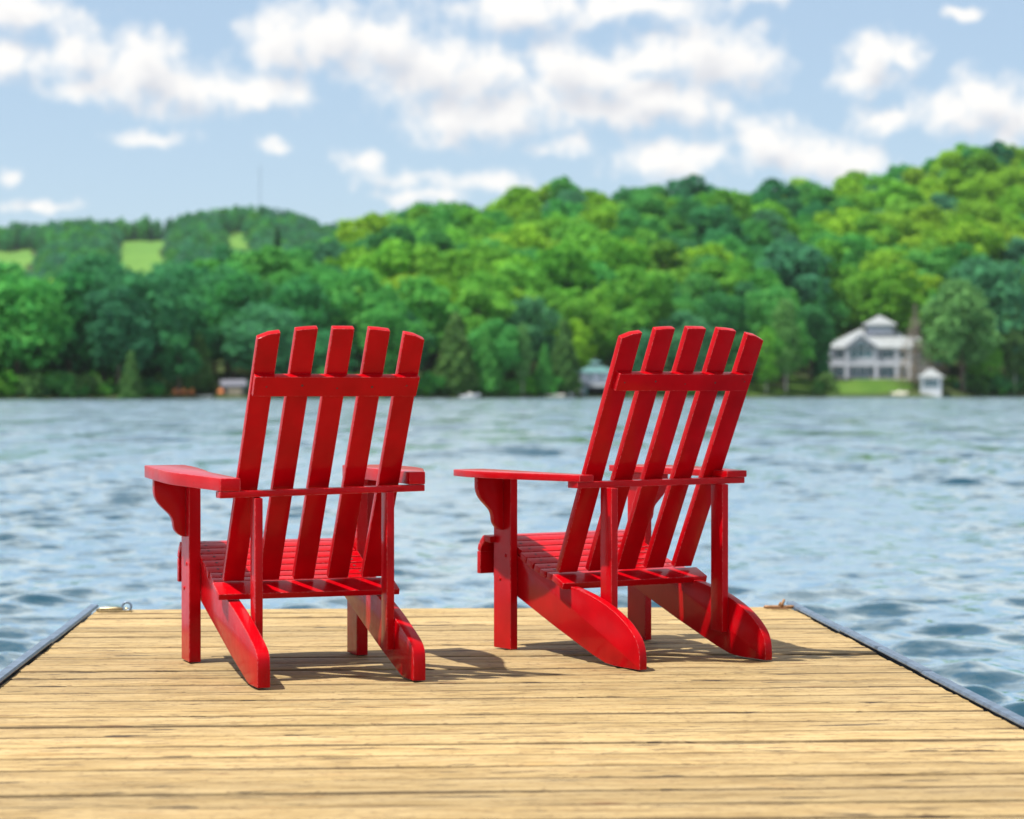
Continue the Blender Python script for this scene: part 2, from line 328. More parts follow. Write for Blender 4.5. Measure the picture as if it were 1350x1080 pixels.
# ------------------------------------------------------------------ lake
def build_water():
    ys = [2.6]
    while ys[-1] < 520: ys.append(ys[-1] * 1.0046 + 0.001)
    while ys[-1] < 1500: ys.append(ys[-1] * 1.05)
    ys = np.array(ys)
    tc = np.linspace(-0.26, 0.26, 380); side = 0.26 + (np.linspace(0, 1, 30)[1:] ** 1.6) * 1.3
    ts = np.concatenate([-side[::-1], tc, side])
    T, Y = np.meshgrid(ts, ys); X = T * Y; Z = np.zeros_like(X)
    dy = np.gradient(ys)[:, None] * np.ones_like(X); dx = np.gradient(ts)[None, :] * Y
    r = np.random.default_rng(11); DX = np.zeros_like(X); DY = np.zeros_like(X)
    # wind waves running towards the dock; long crests, a spread of directions
    for i in range(120):
        lam = 0.14 * (1.2 / 0.14) ** r.random()
        th = math.radians(-90 + 14) + r.normal() * math.radians(42 if lam < .6 else 30)
        k = 2 * math.pi / lam; kx, ky = k * math.cos(th), k * math.sin(th); ph = r.random() * 6.283
        amp = 0.029 * (1.3 if 0.35 < lam < 0.95 else 0.72) / k
        fade = np.clip((lam / np.maximum(dy * abs(math.sin(th)) + dx * abs(math.cos(th)), 1e-6) - 2.2) / 2.5, 0, 1)
        arg = kx * X + ky * Y + ph
        Z += amp * fade * np.cos(arg); s = -amp * 0.9 * fade * np.sin(arg); DX += s * math.cos(th); DY += s * math.sin(th)
    # groups of higher and lower waves
    gust = 0.85 + 0.35 * np.sin(0.21 * X + 0.5 + 0.9 * np.sin(0.13 * Y)) * np.sin(0.17 * Y + 1.1 + np.sin(0.1 * X))
    Z *= gust
    V = np.stack([X + DX, Y + DY, Z + WATER_Z], -1).reshape(-1, 3)
    nr, nc = X.shape; idx = np.arange(nr * nc).reshape(nr, nc)
    F = np.stack([idx[:-1, :-1], idx[:-1, 1:], idx[1:, 1:], idx[1:, :-1]], -1).reshape(-1, 4)
    # a plain sheet for the lake behind
    n = len(V); V = np.concatenate([V, [[-900, 2.6, WATER_Z - .03], [900, 2.6, WATER_Z - .03], [900, -300, WATER_Z - .03], [-900, -300, WATER_Z - .03]]]); F = np.concatenate([F, [[n + 3, n + 2, n + 1, n]]])
    o = link('lake', np_mesh('lake', V, F, True), WATER); tag(o, kind='structure')
build_water()

# ------------------------------------------------------------------ dock
DOCK_RZ = math.radians(3.35); DOCK_W = 2.43
def build_dock():
    d = empty('dock', (-0.235, 8.205, 0), DOCK_RZ)
    tag(d, 'weathered yellow pine plank dock with steel edge strips, carrying two red chairs', 'dock')
    r = random.Random(3); hw = DOCK_W / 2; PW = 0.139; NSEG = 26
    variants = []
    for k in range(9):
        bm = bmesh.new(); prof_n = 8; rings = []
        jl, jr = r.uniform(-.001, .007), r.uniform(-.007, .001); ph = [r.uniform(0, 6.28) for _ in range(8)]; cup = r.uniform(-.0012, .0022)
        for i in range(NSEG + 1):
            s = i / NSEG; x = -hw + jl + s * (DOCK_W - jl + jr)
            e0 = -PW / 2 + .0016 * math.sin(5 * s * 3.1 + ph[0]) + r.gauss(0, .0009) + (.004 * r.random() ** 6)
            e1 = PW / 2 + .0016 * math.sin(4 * s * 3.1 + ph[1]) + r.gauss(0, .0009) - (.005 * r.random() ** 6)
            zt = .0012 * math.sin(3.3 * s + ph[2]); b = .0075
            ring = [(e0, -.036), (e0, zt - b), (e0 + b * .35, zt - b * .3), (e0 + b * 1.4, zt), (0, zt - cup), (e1 - b * 1.4, zt), (e1 - b * .35, zt - b * .3), (e1, zt - b), (e1, -.036)]
            rings.append([bm.verts.new((x, y, z)) for y, z in ring])
        for a, b_ in zip(rings, rings[1:]):
            for j in range(len(a)):
                bm.faces.new((a[j], b_[j], b_[(j + 1) % len(a)], a[(j + 1) % len(a)]))
        bm.faces.new(rings[0]); bm.faces.new(rings[-1][::-1])
        me = bm_mesh(bm, 'plank', True)
        try: me.set_sharp_from_angle(angle=math.radians(40))
        except Exception: pass
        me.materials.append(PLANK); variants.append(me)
    y = 0.0; i = 0
    while y > -10.4:
        gap = 0.0080 + (0.013 * r.random() if r.random() < .45 else .003 * r.random())
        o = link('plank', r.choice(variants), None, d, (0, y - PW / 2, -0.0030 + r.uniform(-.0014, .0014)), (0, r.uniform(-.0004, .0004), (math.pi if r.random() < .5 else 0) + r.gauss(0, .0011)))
        y -= PW + gap; i += 1
    # frame below
    for sx in (-1, 1):
        link('side_beam', box_me(sx * (hw - .07) - .02, sx * (hw - .07) + .02, -10.4, -.02, -.24, -.042, .004), BEAM, d)
    for yy in np.arange(-.05, -10.4, -.6): link('joist', box_me(-hw + .095, hw - .095, yy - .02, yy + .02, -.20, -.040, .003), BEAM, d)
    link('end_beam', box_me(-hw + .005, hw - .005, .008, .045, -.24, -.012, .004), BEAM, d)
    # galvanised strips along both ends of the planks, in lapped lengths
    for sx, joints in ((-1, [0.055, -1.13, -2.35, -3.6, -4.85, -6.1, -7.4, -8.7, -10.2]), (1, [0.03, -.93, -2.03, -3.2, -4.4, -5.6, -6.9, -8.2, -10.2])):
        for k in range(len(joints) - 1):
            y0, y1 = joints[k + 1], joints[k]; x0 = hw - .001; x1 = hw + .029; dz = .003 * (k % 2)
            bm = bmesh.new(); lap = .018 if k else 0
            # an angle profile: top flange and outer web
            prof = [(x0, .005), (x0 + .003, .011), (x1 - .003, .011), (x1, .008), (x1, -.11), (x1 - .006, -.11), (x1 - .006, .004), (x0, .002)]
            R = []
            for yy, up in ((y0, 0), (y0 + .03, .0006), (y1 - .03, .001), (y1, .0022)):
                R.append([bm.verts.new((sx * px_, yy + (lap if yy == y1 else 0), pz + dz + up)) for px_, pz in prof])
            for a, b_ in zip(R, R[1:]):
                for j in range(len(a)): bm.faces.new((a[j], a[(j + 1) % len(a)], b_[(j + 1) % len(a)], b_[j]))
            bm.faces.new(R[0]); bm.faces.new(R[-1][::-1])
            link('edge_strip', bm_mesh(bm, 'edge_strip'), STEEL, d)
    for sx in (-1, 1):
        for yy in (-.5, -3.2, -6, -9):
            bm = bmesh.new(); tube_bm(bm, [(sx * (hw - .2), yy, -3.2), (sx * (hw - .2), yy, -.05)], [.06, .06], 12)
            link('pile', bm_mesh(bm, 'pile', True), BEAM, d)
    return d
dock = build_dock()
def dock_pt(x, y, z=0):
    c, s = math.cos(DOCK_RZ), math.sin(DOCK_RZ); return (-0.235 + x * c - y * s, 8.205 + x * s + y * c, z)
# mooring hardware on the two far corners
e = empty('mooring_ring', dock_pt(-1.165, -.07), DOCK_RZ); e.scale = (.8, .8, .75); tag(e, 'brass plate with a steel mooring ring on the dock corner past the thick-armed chair', 'mooring ring')
link('base_plate', box_me(-.045, .10, -.022, .022, -.001, .006, .002), BRASS, e)
bm = bmesh.new(); tube_bm(bm, [(-.05, -.004, .004), (-.03, -.006, .012), (.03, -.006, .013), (.062, -.005, .012)], [.007, .008, .008, .007], 8); link('shackle_bar', bm_mesh(bm, 'shackle_bar', True), BRASS, e)
bm = bmesh.new(); pts = [(.078 + .019 * math.cos(a), -.004 + .004 * math.sin(a), .022 + .019 * math.sin(a)) for a in np.linspace(0, 2 * math.pi, 17)]; tube_bm(bm, pts, [.0055] * 17, 8, False); link('ring', bm_mesh(bm, 'ring', True), STEEL, e)
bm = bmesh.new(); tube_bm(bm, [(.078, 0, .004), (.078, 0, .016)], [.012, .009], 10); link('eye_bolt', bm_mesh(bm, 'eye_bolt', True), BRASS, e)
e = empty('mooring_cleat', dock_pt(1.165, -.11), DOCK_RZ); e.scale = (.72, .72, .72); tag(e, 'rusty iron cleat with upright horn on the dock corner past the thin-armed chair', 'cleat')
bm = bmesh.new(); tube_bm(bm, [(-.075, 0, .010), (-.06, 0, .008), (.06, 0, .008), (.075, 0, .010)], [.006, .009, .009, .006], 8); link('bar', bm_mesh(bm, 'bar', True), RUST, e)
bm = bmesh.new(); tube_bm(bm, [(.012, 0, .006), (.016, 0, .025), (.026, .002, .045)], [.012, .008, .006], 8); link('horn', bm_mesh(bm, 'horn', True), RUST, e)
bm = bmesh.new(); tube_bm(bm, [(.0, 0, .012), (.006, .004, .032)], [.007, .004], 8); link('pin', bm_mesh(bm, 'pin', True), RUST, e)
link('base_plate', box_me(-.04, .04, -.018, .018, -.001, .004, .001), RUST, e)

# ------------------------------------------------------------------ the two chairs
def smooth_poly(pts, it=1):
    """chaikin corner cutting on an open polyline, ends kept"""
    for _ in range(it):
        q = [pts[0]]
        for a, b in zip(pts, pts[1:]):
            q += [tuple(.75 * x + .25 * y for x, y in zip(a, b)), tuple(.25 * x + .75 * y for x, y in zip(a, b))]
        pts = q + [pts[-1]]
    return pts
DOME = None
def build_chair(P):
    global DOME
    ch = empty('adirondack_chair', (P['x0'], P['y0'], 0.0005), P['th']); tag(ch, P['label'], 'chair', 'red chairs on the dock')
    Us, ts, tl, vl, dl = P['Us'], P['ts'], P['tl'], P['vl'], P['dl']; bev = P.get('bev', .003)
    def part(name, me, parent=None): return link(name, me, RED, parent or ch)
    # side rails that are back legs too
    top = smooth_poly(P['rail_top'], 2); bot = P['rail_bot']
    prof = top + bot
    for s in (-1, 1):
        u0 = -Us if s < 0 else Us - ts
        part('side_rail', prism_me([(u0, v, w) for v, w in prof], (ts, 0, 0), bev))
    # front legs outside the rails
    ua = P['arm_w']
    for s in (-1, 1):
        u0 = -Us - tl - .0006 if s < 0 else Us + .0006
        wt = ua(vl + dl / 2, s) - .0015
        lg = part('front_leg', box_me(u0, u0 + tl, vl, vl + dl, 0, wt, bev))
        if DOME is None:
            bm = bmesh.new(); bmesh.ops.create_uvsphere(bm, u_segments=10, v_segments=6, radius=.0065); DOME = bm_mesh(bm, 'bolt', True)
        for vv, ww in ((vl + dl * .30, .275), (vl + dl * .62, .205)):
            b = link('bolt', DOME, RED, lg, (-Us - tl if s < 0 else Us + tl, vv, ww)); b.scale = (.6, 1, 1)
        # curved bracket out of the leg under the arm
        br = [(0, .35), (-.012, .352), (-.026, .362), (-.034, .376), (-.036, .395), (-.041, .409), (-.056, .424), (-.075, .442), (-.086, .460), (-.090, .478)]
        br = smooth_poly(br, 1) + [(-.090, wt), (0, wt)]
        q = [(((u0 - .0006) + a) if s < 0 else (u0 + tl + .0006) - a, vl + dl * .5 - ts * .35, w) for a, w in br]
        part('arm_bracket', prism_me(q, (0, ts * .72, 0), bev * .6), lg)
    # arms
    for s, (inner, outer) in zip((-1, 1), P['arms']):
        ol = smooth_poly(outer, 1); il = smooth_poly(inner, 1)
        out = [(u, v, ua(v, s)) for u, v in ol] + [(u, v, ua(v, s)) for u, v in il[::-1]]
        part('armrest', prism_me(out, (0, 0, P['taw']), bev))
    # rail across the back that carries the arms, and its posts
    va, da, ha = P['va'], P['da'], P['ha']; wl, wr = P['wa'] - P['roll'], P['wa'] + P['roll']
    q = [(-P['Ual'], va, wl), (P['Uar'], va, wr), (P['Uar'], va, wr - ha), (-P['Ual'], va, wl - ha)]
    part('arm_rail', prism_me(q, (0, da, 0), bev * .7))
    for s in (-1, 1):
        tp, dp = P['tp'], P['dp']; u0 = -Us + ts + .0006 if s < 0 else Us - ts - tp - .0006; v0 = P['vp']
        part('rear_post', prism_me([(u0, v0, .066), (u0 + tp, v0, .066), (u0 + tp, v0 + dp, .070), (u0, v0 + dp, .070)], (0, 0, (wl if s < 0 else wr) - ha - .067), bev * .7))
    # back slats
    vb, wb, vt, wt3, sw, th = P['vb'], P['wb'], P['vt'], P['wt3'], P['sw'], .0195
    sl = (vt - vb) / (wt3 - wb); nrm = Vector((0, 1, -sl)).normalized()
    dO = [(P['d1o'], P['d1i']), (P['d2o'], P['d2i']), (.0015, .0015), (P['d2i'], P['d2o']), (P['d1i'], P['d1o'])]
    for i in range(5):
        cb, ct = P['ub'] + (i - 2) * P['pb'], P['ut'] + (i - 2) * P['pt']; a, b = dO[i]
        def at(u, w): return (u, vb + sl * (w - wb), w)
        wlo = wb - .004
        mid = (wt3 - min(a, b) * .5 - max(a, b) * .38)
        q = [at(cb - sw / 2, wlo), at(cb + sw / 2, wlo), at(ct + sw / 2, wt3 - b), at(ct, mid), at(ct - sw / 2, wt3 - a)]
        so = part('back_slat', prism_me(q, nrm * th, bev * .8))
    # rail near the top of the back
    wR, hR, Ur, uc = P['wr'], P['hr'], P['Ur'], P['urc']
    off = -nrm * .0195
    q = [tuple(Vector((u, vb + sl * (w - wb), w)) + off) for u, w in ((uc - Ur, wR), (uc + Ur, wR + P.get('rtilt', 0)), (uc + Ur - .002, wR - hR + P.get('rtilt', 0)), (uc - Ur, wR - hR))]
    tr = part('top_rail', prism_me(q, nrm * .0190, bev * .7))
    for i in range(5):
        w = wR - hR * .5 + .004 * math.sin(i * 2.1); u = uc + (i - 2) * P['pt'] * .97
        bm = bmesh.new(); bmesh.ops.create_circle(bm, cap_ends=True, segments=10, radius=.0024 + .0008 * (i % 2)); me = bm_mesh(bm, 'screw_hole')
        o = link('screw_hole', me, DARKHOLE, tr, Vector((u, vb + sl * (w - wb), w)) + off - nrm * .0004); o.rotation_euler = (-nrm).to_track_quat('Z', 'Y').to_euler()
    # rear seat bar under the slats, tipped back with the rails
    vs, ws, ds, ss, hs, ub = P['vs'], P['ws'], P['ds'], P['sl'], P['hs'], P['Usb']
    q = [(-ub, vs, ws), (-ub, vs + ds, ws + ss * ds), (-ub, vs + ds + hs * .3, ws + ss * ds - hs), (-ub, vs + hs * .3, ws - hs)]
    part('rear_seat_bar', prism_me(q, (2 * ub, 0, 0), bev * .8))
    # seat boards along the curve of the rails
    edge = P['seat']; rr = random.Random(5)
    for k in range(len(edge) - 1):
        (v0, w0), (v1, w1) = edge[k], edge[k + 1]; t = Vector((0, v1 - v0, w1 - w0)); L_ = t.length; t.normalize(); n = Vector((0, -t.z, t.y))
        if n.z < 0 and abs(n.z) > .2: n = -n
        if k >= len(edge) - 2: n = Vector((0, t.z, -t.y)); n = n if n.y > 0 else -n
        g = .0022; a = Vector((0, v0, w0)) + t * g; b = Vector((0, v1, w1)) - t * g
        over = P['over']; half = Us + over
        if vl - .012 < (v0 + v1) / 2 < vl + dl + .004: half = Us - .0012
        if (v0 + v1) / 2 >= vl + dl + .004: half = Us + tl + P['fo']
        hl = half + rr.uniform(-.002, .002)
        q = [tuple(a + Vector((-hl, 0, 0))), tuple(b + Vector((-hl, 0, 0))), tuple(b - n * .019 + Vector((-hl, 0, 0))), tuple(a - n * .019 + Vector((-hl, 0, 0)))]
        nm = 'front_apron' if k == len(edge) - 2 else 'seat_slat'
        bo = part(nm, prism_me(q, (2 * hl, 0, 0), .0022))
        if nm == 'seat_slat' and half > Us - .01:
            for s in (-1, 1):
                bm = bmesh.new(); bmesh.ops.create_circle(bm, cap_ends=True, segments=8, radius=.0042)
                o = link('screw_hole', bm_mesh(bm, 'screw_hole'), DARKHOLE, bo, Vector((s * (Us - .03 + rr.uniform(-.004, .004)), 0, 0)) + (a + b) / 2 + n * .0005); o.rotation_euler = n.to_track_quat('Z', 'Y').to_euler()
    return ch
# outlines follow the measured photograph: (v forward, w up) in metres
SEAT = [(.413, .2335), (.446, .2395), (.479, .2475), (.515, .2590), (.551, .2740), (.587, .2885), (.623, .3030), (.660, .3165), (.699, .3290), (.738, .3330), (.764, .3090), (.7725, .2850), (.7735, .2140)]
def rail(top_rear, bot):
    t = top_rear + [(.345, .2050), (.40, .2120), (.46, .2200), (.52, .2380), (.60, .2700), (.68, .3010), (.735, .3120), (.750, .3000)]
    return t, bot
railR = rail([(0, .0), (0, .030), (.004, .058), (.021, .088), (.083, .134), (.191, .177), (.312, .202)], [(.7525, .290), (.7530, .2080), (.611, .152), (.417, .083), (.228, .021), (.165, .004), (.120, 0)])
railL = rail([(0, .0), (0, .062), (.006, .084), (.033, .104), (.117, .136), (.195, .165), (.31, .198)], [(.7525, .290), (.7530, .2130), (.594, .160), (.388, .091), (.284, .056), (.116, .006), (.09, 0)])
PL = dict(x0=-.4386, y0=6.0483, th=.3641, Us=.2272, ts=.0345, tl=.034, vl=.619, dl=.097, sw=.0585, vb=.3650, wb=.2498, vt=-.0085, wt3=.9222, pb=.0980, pt=.098, d2o=.0065, d2i=.0015, d1o=.0285, d1i=.0125, ub=-.001, ut=.0015,
    wr=.8058, hr=.0507, Ur=.2235, urc=.0015, va=.1655, wa=.5022, roll=.0055, ha=.0175, Ual=.284, Uar=.281, da=.047, Usb=.2545, vs=.302, ws=.2160, ds=.068, sl=.42, hs=.0160, taw=.0345, tp=.0215, dp=.05, vp=.158, over=.004, fo=-.002, bev=.0032,
    rail_top=railL[0], rail_bot=railL[1], seat=SEAT,
    arm_w=lambda v, s: (.4975 + (.0185 * (v - .17) / .58) if s < 0 else .5085 + .003 * (v - .17)),
    arms=(([(-.229, .163), (-.238, .30), (-.250, .42), (-.240, .52), (-.236, .66), (-.246, .745)], [(-.283, .163), (-.300, .24), (-.336, .36), (-.358, .45), (-.362, .60), (-.362, .742)]),
          ([(.236, .163), (.236, .30), (.222, .42), (.219, .60), (.222, .745)], [(.281, .163), (.300, .24), (.345, .36), (.368, .46), (.372, .60), (.350, .745)])),
    label='red slatted garden chair with thick chunky armrests, its back square to the dock')
PR = dict(x0=.5416, y0=6.4749, th=.5659, Us=.2300, ts=.0245, tl=.0246, vl=.6164, dl=.0938, sw=.0638, vb=.3838, wb=.2446, vt=.0468, wt3=.9355, pb=.1021, pt=.1076, d2o=.0065, d2i=.0025, d1o=.0315, d1i=.0147, ub=-.0021, ut=.001,
    wr=.8156, hr=.0470, Ur=.2316, urc=-.0018, va=.195, wa=.5090, roll=.0014, ha=.0177, Ual=.302, Uar=.284, da=.050, Usb=.2556, vs=.336, ws=.2145, ds=.054, sl=.43, hs=.0185, taw=.0195, tp=.0215, dp=.055, vp=.170, over=.010, fo=.018, bev=.0026,
    rail_top=railR[0], rail_bot=railR[1], seat=SEAT,
    arm_w=lambda v, s: .5078 + .0028 * (v - .17) + (.0028 if s > 0 else 0),
    arms=(([(-.255, .185), (-.258, .32), (-.262, .45), (-.256, .62), (-.266, .755)], [(-.302, .185), (-.318, .27), (-.358, .40), (-.386, .52), (-.394, .64), (-.372, .748)]),
          ([(.212, .185), (.206, .32), (.208, .45), (.204, .62), (.206, .775)], [(.284, .185), (.300, .27), (.340, .40), (.368, .52), (.374, .64), (.352, .765)])),
    label='red slatted garden chair with thin armrests, turned so its side rail shows')
chairL = build_chair(PL); chairR = build_chair(PR)

# ------------------------------------------------------------------ far shore: terrain
def lerp_tab(tab, x): return np.interp(x, [t[0] for t in tab], [t[1] for t in tab])
RIDGE_TOP = [(-700, 430), (0, 410), (60, 402), (130, 394), (200, 386), (255, 356), (300, 338), (350, 343), (400, 330), (440, 312), (470, 301), (500, 299), (540, 284), (600, 268), (650, 268), (700, 262), (740, 245), (770, 258), (820, 248), (870, 250), (930, 244), (1000, 250), (1060, 248), (1110, 240), (1150, 234), (1200, 216), (1240, 200), (1290, 196), (1350, 198), (2000, 170)]
RIDGE_D = [(-700, 120), (0, 125), (300, 150), (470, 190), (740, 240), (1000, 260), (1350, 300), (2000, 330)]
TREE_H = 18.8
def shore_y(a): return 421.0 / np.maximum(1 - 0.73 * a, 0.25)
def px_of(a): return 675 + FPX * a
def ground_z(x, y):
    """height of the near hill over the lake bed, x and y arrays"""
    x = np.asarray(x, float); y = np.asarray(y, float); a = np.clip(x / np.maximum(y, 1), -0.6, 0.6); px = px_of(a)
    ys = shore_y(a); rd = lerp_tab(RIDGE_D, px); t = (y - ys) / rd
    zr = CAMH + (HOR - lerp_tab(RIDGE_TOP, px)) / FPX * (ys + rd) - TREE_H
    zr = np.maximum(zr, 2.0)
    up = np.where(t < 0, t * 8, np.where(t < 1, (0.9 * t ** 1.05 + 0.1 * (1 - np.cos(np.pi * t)) / 2), 1 - 0.35 * (t - 1)))
    z = WATER_Z + 0.45 + np.where(t < 0, t * 40, up * (zr - WATER_Z - 0.45))
    # the level terrace of the lake house
    hd = np.exp(-((x - 77) / 16.0) ** 4 - ((y - 499) / 17.0) ** 4); z = z * (1 - hd) + 3.4 * hd
    lw = np.exp(-((x - 78) / 19.0) ** 6) * np.clip((y - ys) / 14.0, 0, 1) * (t < .12); z = np.where((lw > 0) & (y < 486), np.minimum(z, 0.15 + 3.0 * np.clip((y - ys) / 13.0, 0, 1)) * lw + z * (1 - lw), z)
    return np.where(t > 1.6, np.maximum(z, zr * .75), z)
def terrain_mesh(name, avals, tvals, zfun, mat, yfun, side=lambda A, T: 0 * A):
    A, T = np.meshgrid(avals, tvals); A = A + side(A, T); Y = yfun(A, T); X = A * Y; Z = zfun(X, Y)
    nr, nc = X.shape; idx = np.arange(nr * nc).reshape(nr, nc)
    F = np.stack([idx[:-1, :-1], idx[:-1, 1:], idx[1:, 1:], idx[1:, :-1]], -1).reshape(-1, 4)
    return link(name, np_mesh(name, np.stack([X, Y, Z], -1).reshape(-1, 3), F, True), mat)
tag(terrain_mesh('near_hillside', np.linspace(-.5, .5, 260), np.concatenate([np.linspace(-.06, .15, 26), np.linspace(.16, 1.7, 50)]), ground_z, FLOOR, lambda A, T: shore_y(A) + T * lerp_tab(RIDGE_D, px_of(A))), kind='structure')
# far hill across the bay, with ski-run meadows
FAR_TOP = [(-700, 330), (-200, 300), (0, 292), (60, 286), (110, 283), (160, 285), (210, 286), (240, 284), (290, 279), (345, 275), (400, 285), (440, 294), (480, 301), (560, 306), (700, 330), (2000, 420)]
def far_z(x, y):
    a = np.clip(np.asarray(x) / np.maximum(y, 1), -.5, .5); px = px_of(a); t = (np.asarray(y) - 760) / 600.0
    zt = CAMH + (HOR - lerp_tab(FAR_TOP, px)) / FPX * 1360 - 14
    tt = np.clip(t, 0, 2); up = np.where(tt < 1, tt ** .9, 1 - .25 * (tt - 1))
    return 1.5 + up * (zt - 1.5) + 2.5 * np.sin(x * .03) * np.clip(tt, 0, 1)
tag(terrain_mesh('far_hill', np.linspace(-.5, .25, 160), np.linspace(0, 1.6, 60), far_z, FLOOR, lambda A, T: 760 + T * 600 + 0 * A), kind='structure')
def sheet(name, px0, px1, y0, y1, zfun, mat, lift, nx=30, ny=20, wob=6):
    tag(terrain_mesh(name, np.linspace((px0 - 675) / FPX, (px1 - 675) / FPX, nx), np.linspace(0, 1, ny), lambda X, Y: zfun(X, Y) + lift, mat, lambda A, T: y0 + T * (y1 - y0) + wob * np.sin(A * 300) * (T - .5), (lambda A, T: (.0028 * np.sin(5.1 * T + px0) + .0016 * np.sin(13 * T + px0 * 2)) * (1 if wob else 0) - (A - (px0 + px1 - 1350) / 2 / FPX) * .35 * T * (1 if wob else 0))), kind='structure')
def far_y(py, px):   # distance on the far hill whose ground shows at row py
    ys = np.linspace(770, 1350, 400); a = (px - 675) / FPX; rows = HOR - (far_z(a * ys, ys) - CAMH) / ys * FPX
    return float(ys[np.argmin(np.abs(rows - py))])
MEADOWS = [(146, 232, 380, 318), (-60, 56, 378, 333), (288, 338, 350, 308)]
for i, (p0, p1, lo, hi) in enumerate(MEADOWS):
    sheet('meadow', p0, p1, far_y(lo, (p0 + p1) / 2), far_y(hi, (p0 + p1) / 2), far_z, MEADOW, .5, wob=14)
sheet('lawn', 1040, 1262, 452, 488, lambda X, Y: np.where(Y > shore_y(X / Y) + .5, ground_z(X, Y), -3), LAWN, .10, 60, 40, 0)
sheet('lawn', 985, 1060, 448, 470, lambda X, Y: np.where(Y > shore_y(X / Y) + .5, ground_z(X, Y), -3), LAWN, .12, 24, 30, 0)
sheet('lawn', 196, 232, 372, 386, lambda X, Y: np.where(Y > shore_y(X / Y) + .5, ground_z(X, Y), -3), LAWN, .12, 20, 24, 0)

# ------------------------------------------------------------------ trees
def quads(cent, nrm, size, r, squash=1.0):
    n = len(cent); nrm = nrm / (np.linalg.norm(nrm, axis=1, keepdims=True) + 1e-9)
    ref = r.normal(size=(n, 3)); a = np.cross(nrm, ref); a /= np.linalg.norm(a, axis=1, keepdims=True) + 1e-9; b = np.cross(nrm, a)
    s = size[:, None]; k = r.uniform(.7, 1.3, (n, 1))
    v = np.stack([cent - a * s * k - b * s * .25, cent - b * s * .9 + a * s * .1, cent + a * s * k + b * s * .2, cent + b * s], 1)
    v += nrm[:, None, :] * (r.normal(size=(n, 4, 1)) * s[:, None, :] * .22)
    return v.reshape(-1, 3), np.arange(n * 4).reshape(n, 4)
def broadleaf(seed, nq, R=4.6, H=14.5, base=2.6, leaf=.34, lobes=16, upright=0.0):
    r = np.random.default_rng(seed); cz = (H + base) / 2; hz = (H - base) / 2; cs = []
    for i in range(lobes):
        z = (i + .5) / lobes * 1.85 - .85; az = i * 2.4 + r.uniform(-.5, .5)
        rad = math.sqrt(max(0.02, 1 - z * z)) * R * (.62 if z < .8 else .35) * (1.0 - upright * max(z, 0)) * r.uniform(.75, 1.15)
        lr = R * r.uniform(.36, .62) * (1 - .16 * max(0, z))
        cs.append((math.cos(az) * rad, math.sin(az) * rad, cz + z * (hz - lr * .55), lr))
    cs = np.array(cs); w = cs[:, 3] ** 2; pick = r.choice(len(cs), nq, p=w / w.sum())
    d = r.normal(size=(nq, 3)); d /= np.linalg.norm(d, axis=1, keepdims=True); d[:, 2] = np.abs(d[:, 2]) * np.where(r.random(nq) < .72, 1, -1)
    lump = 1 + .16 * np.sin(d[:, 0] * 6 + pick) * np.sin(d[:, 1] * 5 + pick * 2) + .1 * np.sin(d[:, 2] * 9 + pick)
    rad = (cs[pick, 3] * lump * r.uniform(.70, 1.06, nq))[:, None]
    p = cs[pick, :3] + d * rad * np.array([1, 1, .82])
    # keep what is near the outer skin of the whole crown
    inside = np.zeros(nq)
    for c in cs: inside += (np.linalg.norm((p - c[:3]) / np.array([1, 1, .82]), axis=1) < c[3] * .72)
    k = inside < 1.5; p, d = p[k], d[k]
    nrm = d * .9 + r.normal(size=p.shape) * .55
    return quads(p, nrm, r.uniform(.6, 1.35, len(p)) * leaf, r)
def conifer(seed, nq, R=2.4, H=12.0, base=.6, leaf=.30, cedar=True):
    r = np.random.default_rng(seed); t = r.random(nq) ** (.75 if cedar else .62)      # 0 base, 1 tip -> more below
    t = 1 - t if False else np.clip(1 - r.random(nq) ** .58, 0, 1)
    prof = (np.sqrt(np.clip(1 - t, 0, 1)) * .75 + (1 - t) * .25) * np.clip(t * 9 + .45, 0, 1) if cedar else (1 - t) * (.72 + .28 * (1 - (t * 13 % 1)))
    az = r.random(nq) * 6.283; lump = 1 + .15 * np.sin(az * 3 + t * 15 + seed) + .12 * np.sin(az * 7 - t * 27)
    rad = R * prof * lump * r.uniform(.66, 1.05, nq); z = base + t * (H - base)
    p = np.stack([np.cos(az) * rad, np.sin(az) * rad, z - (0 if cedar else 1) * rad * .25], 1)
    nrm = np.stack([np.cos(az), np.sin(az), np.full(nq, .45 if cedar else .9)], 1) + r.normal(size=(nq, 3)) * .5
    return quads(p, nrm, r.uniform(.6, 1.3, nq) * leaf, r)
def bare(seed, nq=900, R=2.6, H=12.0):
    v, f = conifer(seed, nq, R, H, 1.0, .16, False); return v, f
def trunk_me(seed, H, r0, limbs=5, R=3.0):
    r = random.Random(seed); bm = bmesh.new(); sway = r.uniform(-.25, .25)
    pts = [(sway * math.sin(t * 3), sway * .6 * math.sin(t * 2 + 1), -0.5 + t * (H * .86 + .5)) for t in (0, .12, .35, .6, .85, 1)]
    tube_bm(bm, pts, [r0 * 1.35, r0, r0 * .82, r0 * .6, r0 * .32, r0 * .12], 7)
    for k in range(limbs):
        z = H * (.28 + .09 * k); a = k * 2.4 + r.uniform(-.4, .4); l = R * r.uniform(.55, .85) * (1 - .07 * k)
        tube_bm(bm, [(0, 0, z), (math.cos(a) * l * .5, math.sin(a) * l * .5, z + l * .38), (math.cos(a) * l, math.sin(a) * l, z + l * .8)], [r0 * .38, r0 * .22, r0 * .07], 5)
    return bm_mesh(bm, 'trunk', True)
def leafmesh(vf): 
    me = np_mesh('crown', *vf); me.materials.append(FOL); return me
BROAD = [leafmesh(broadleaf(20 + i, 3600, R=4.7 + .4 * (i % 4), H=14.5 + (i % 3) - 1, lobes=8 + i % 5)) for i in range(10)]
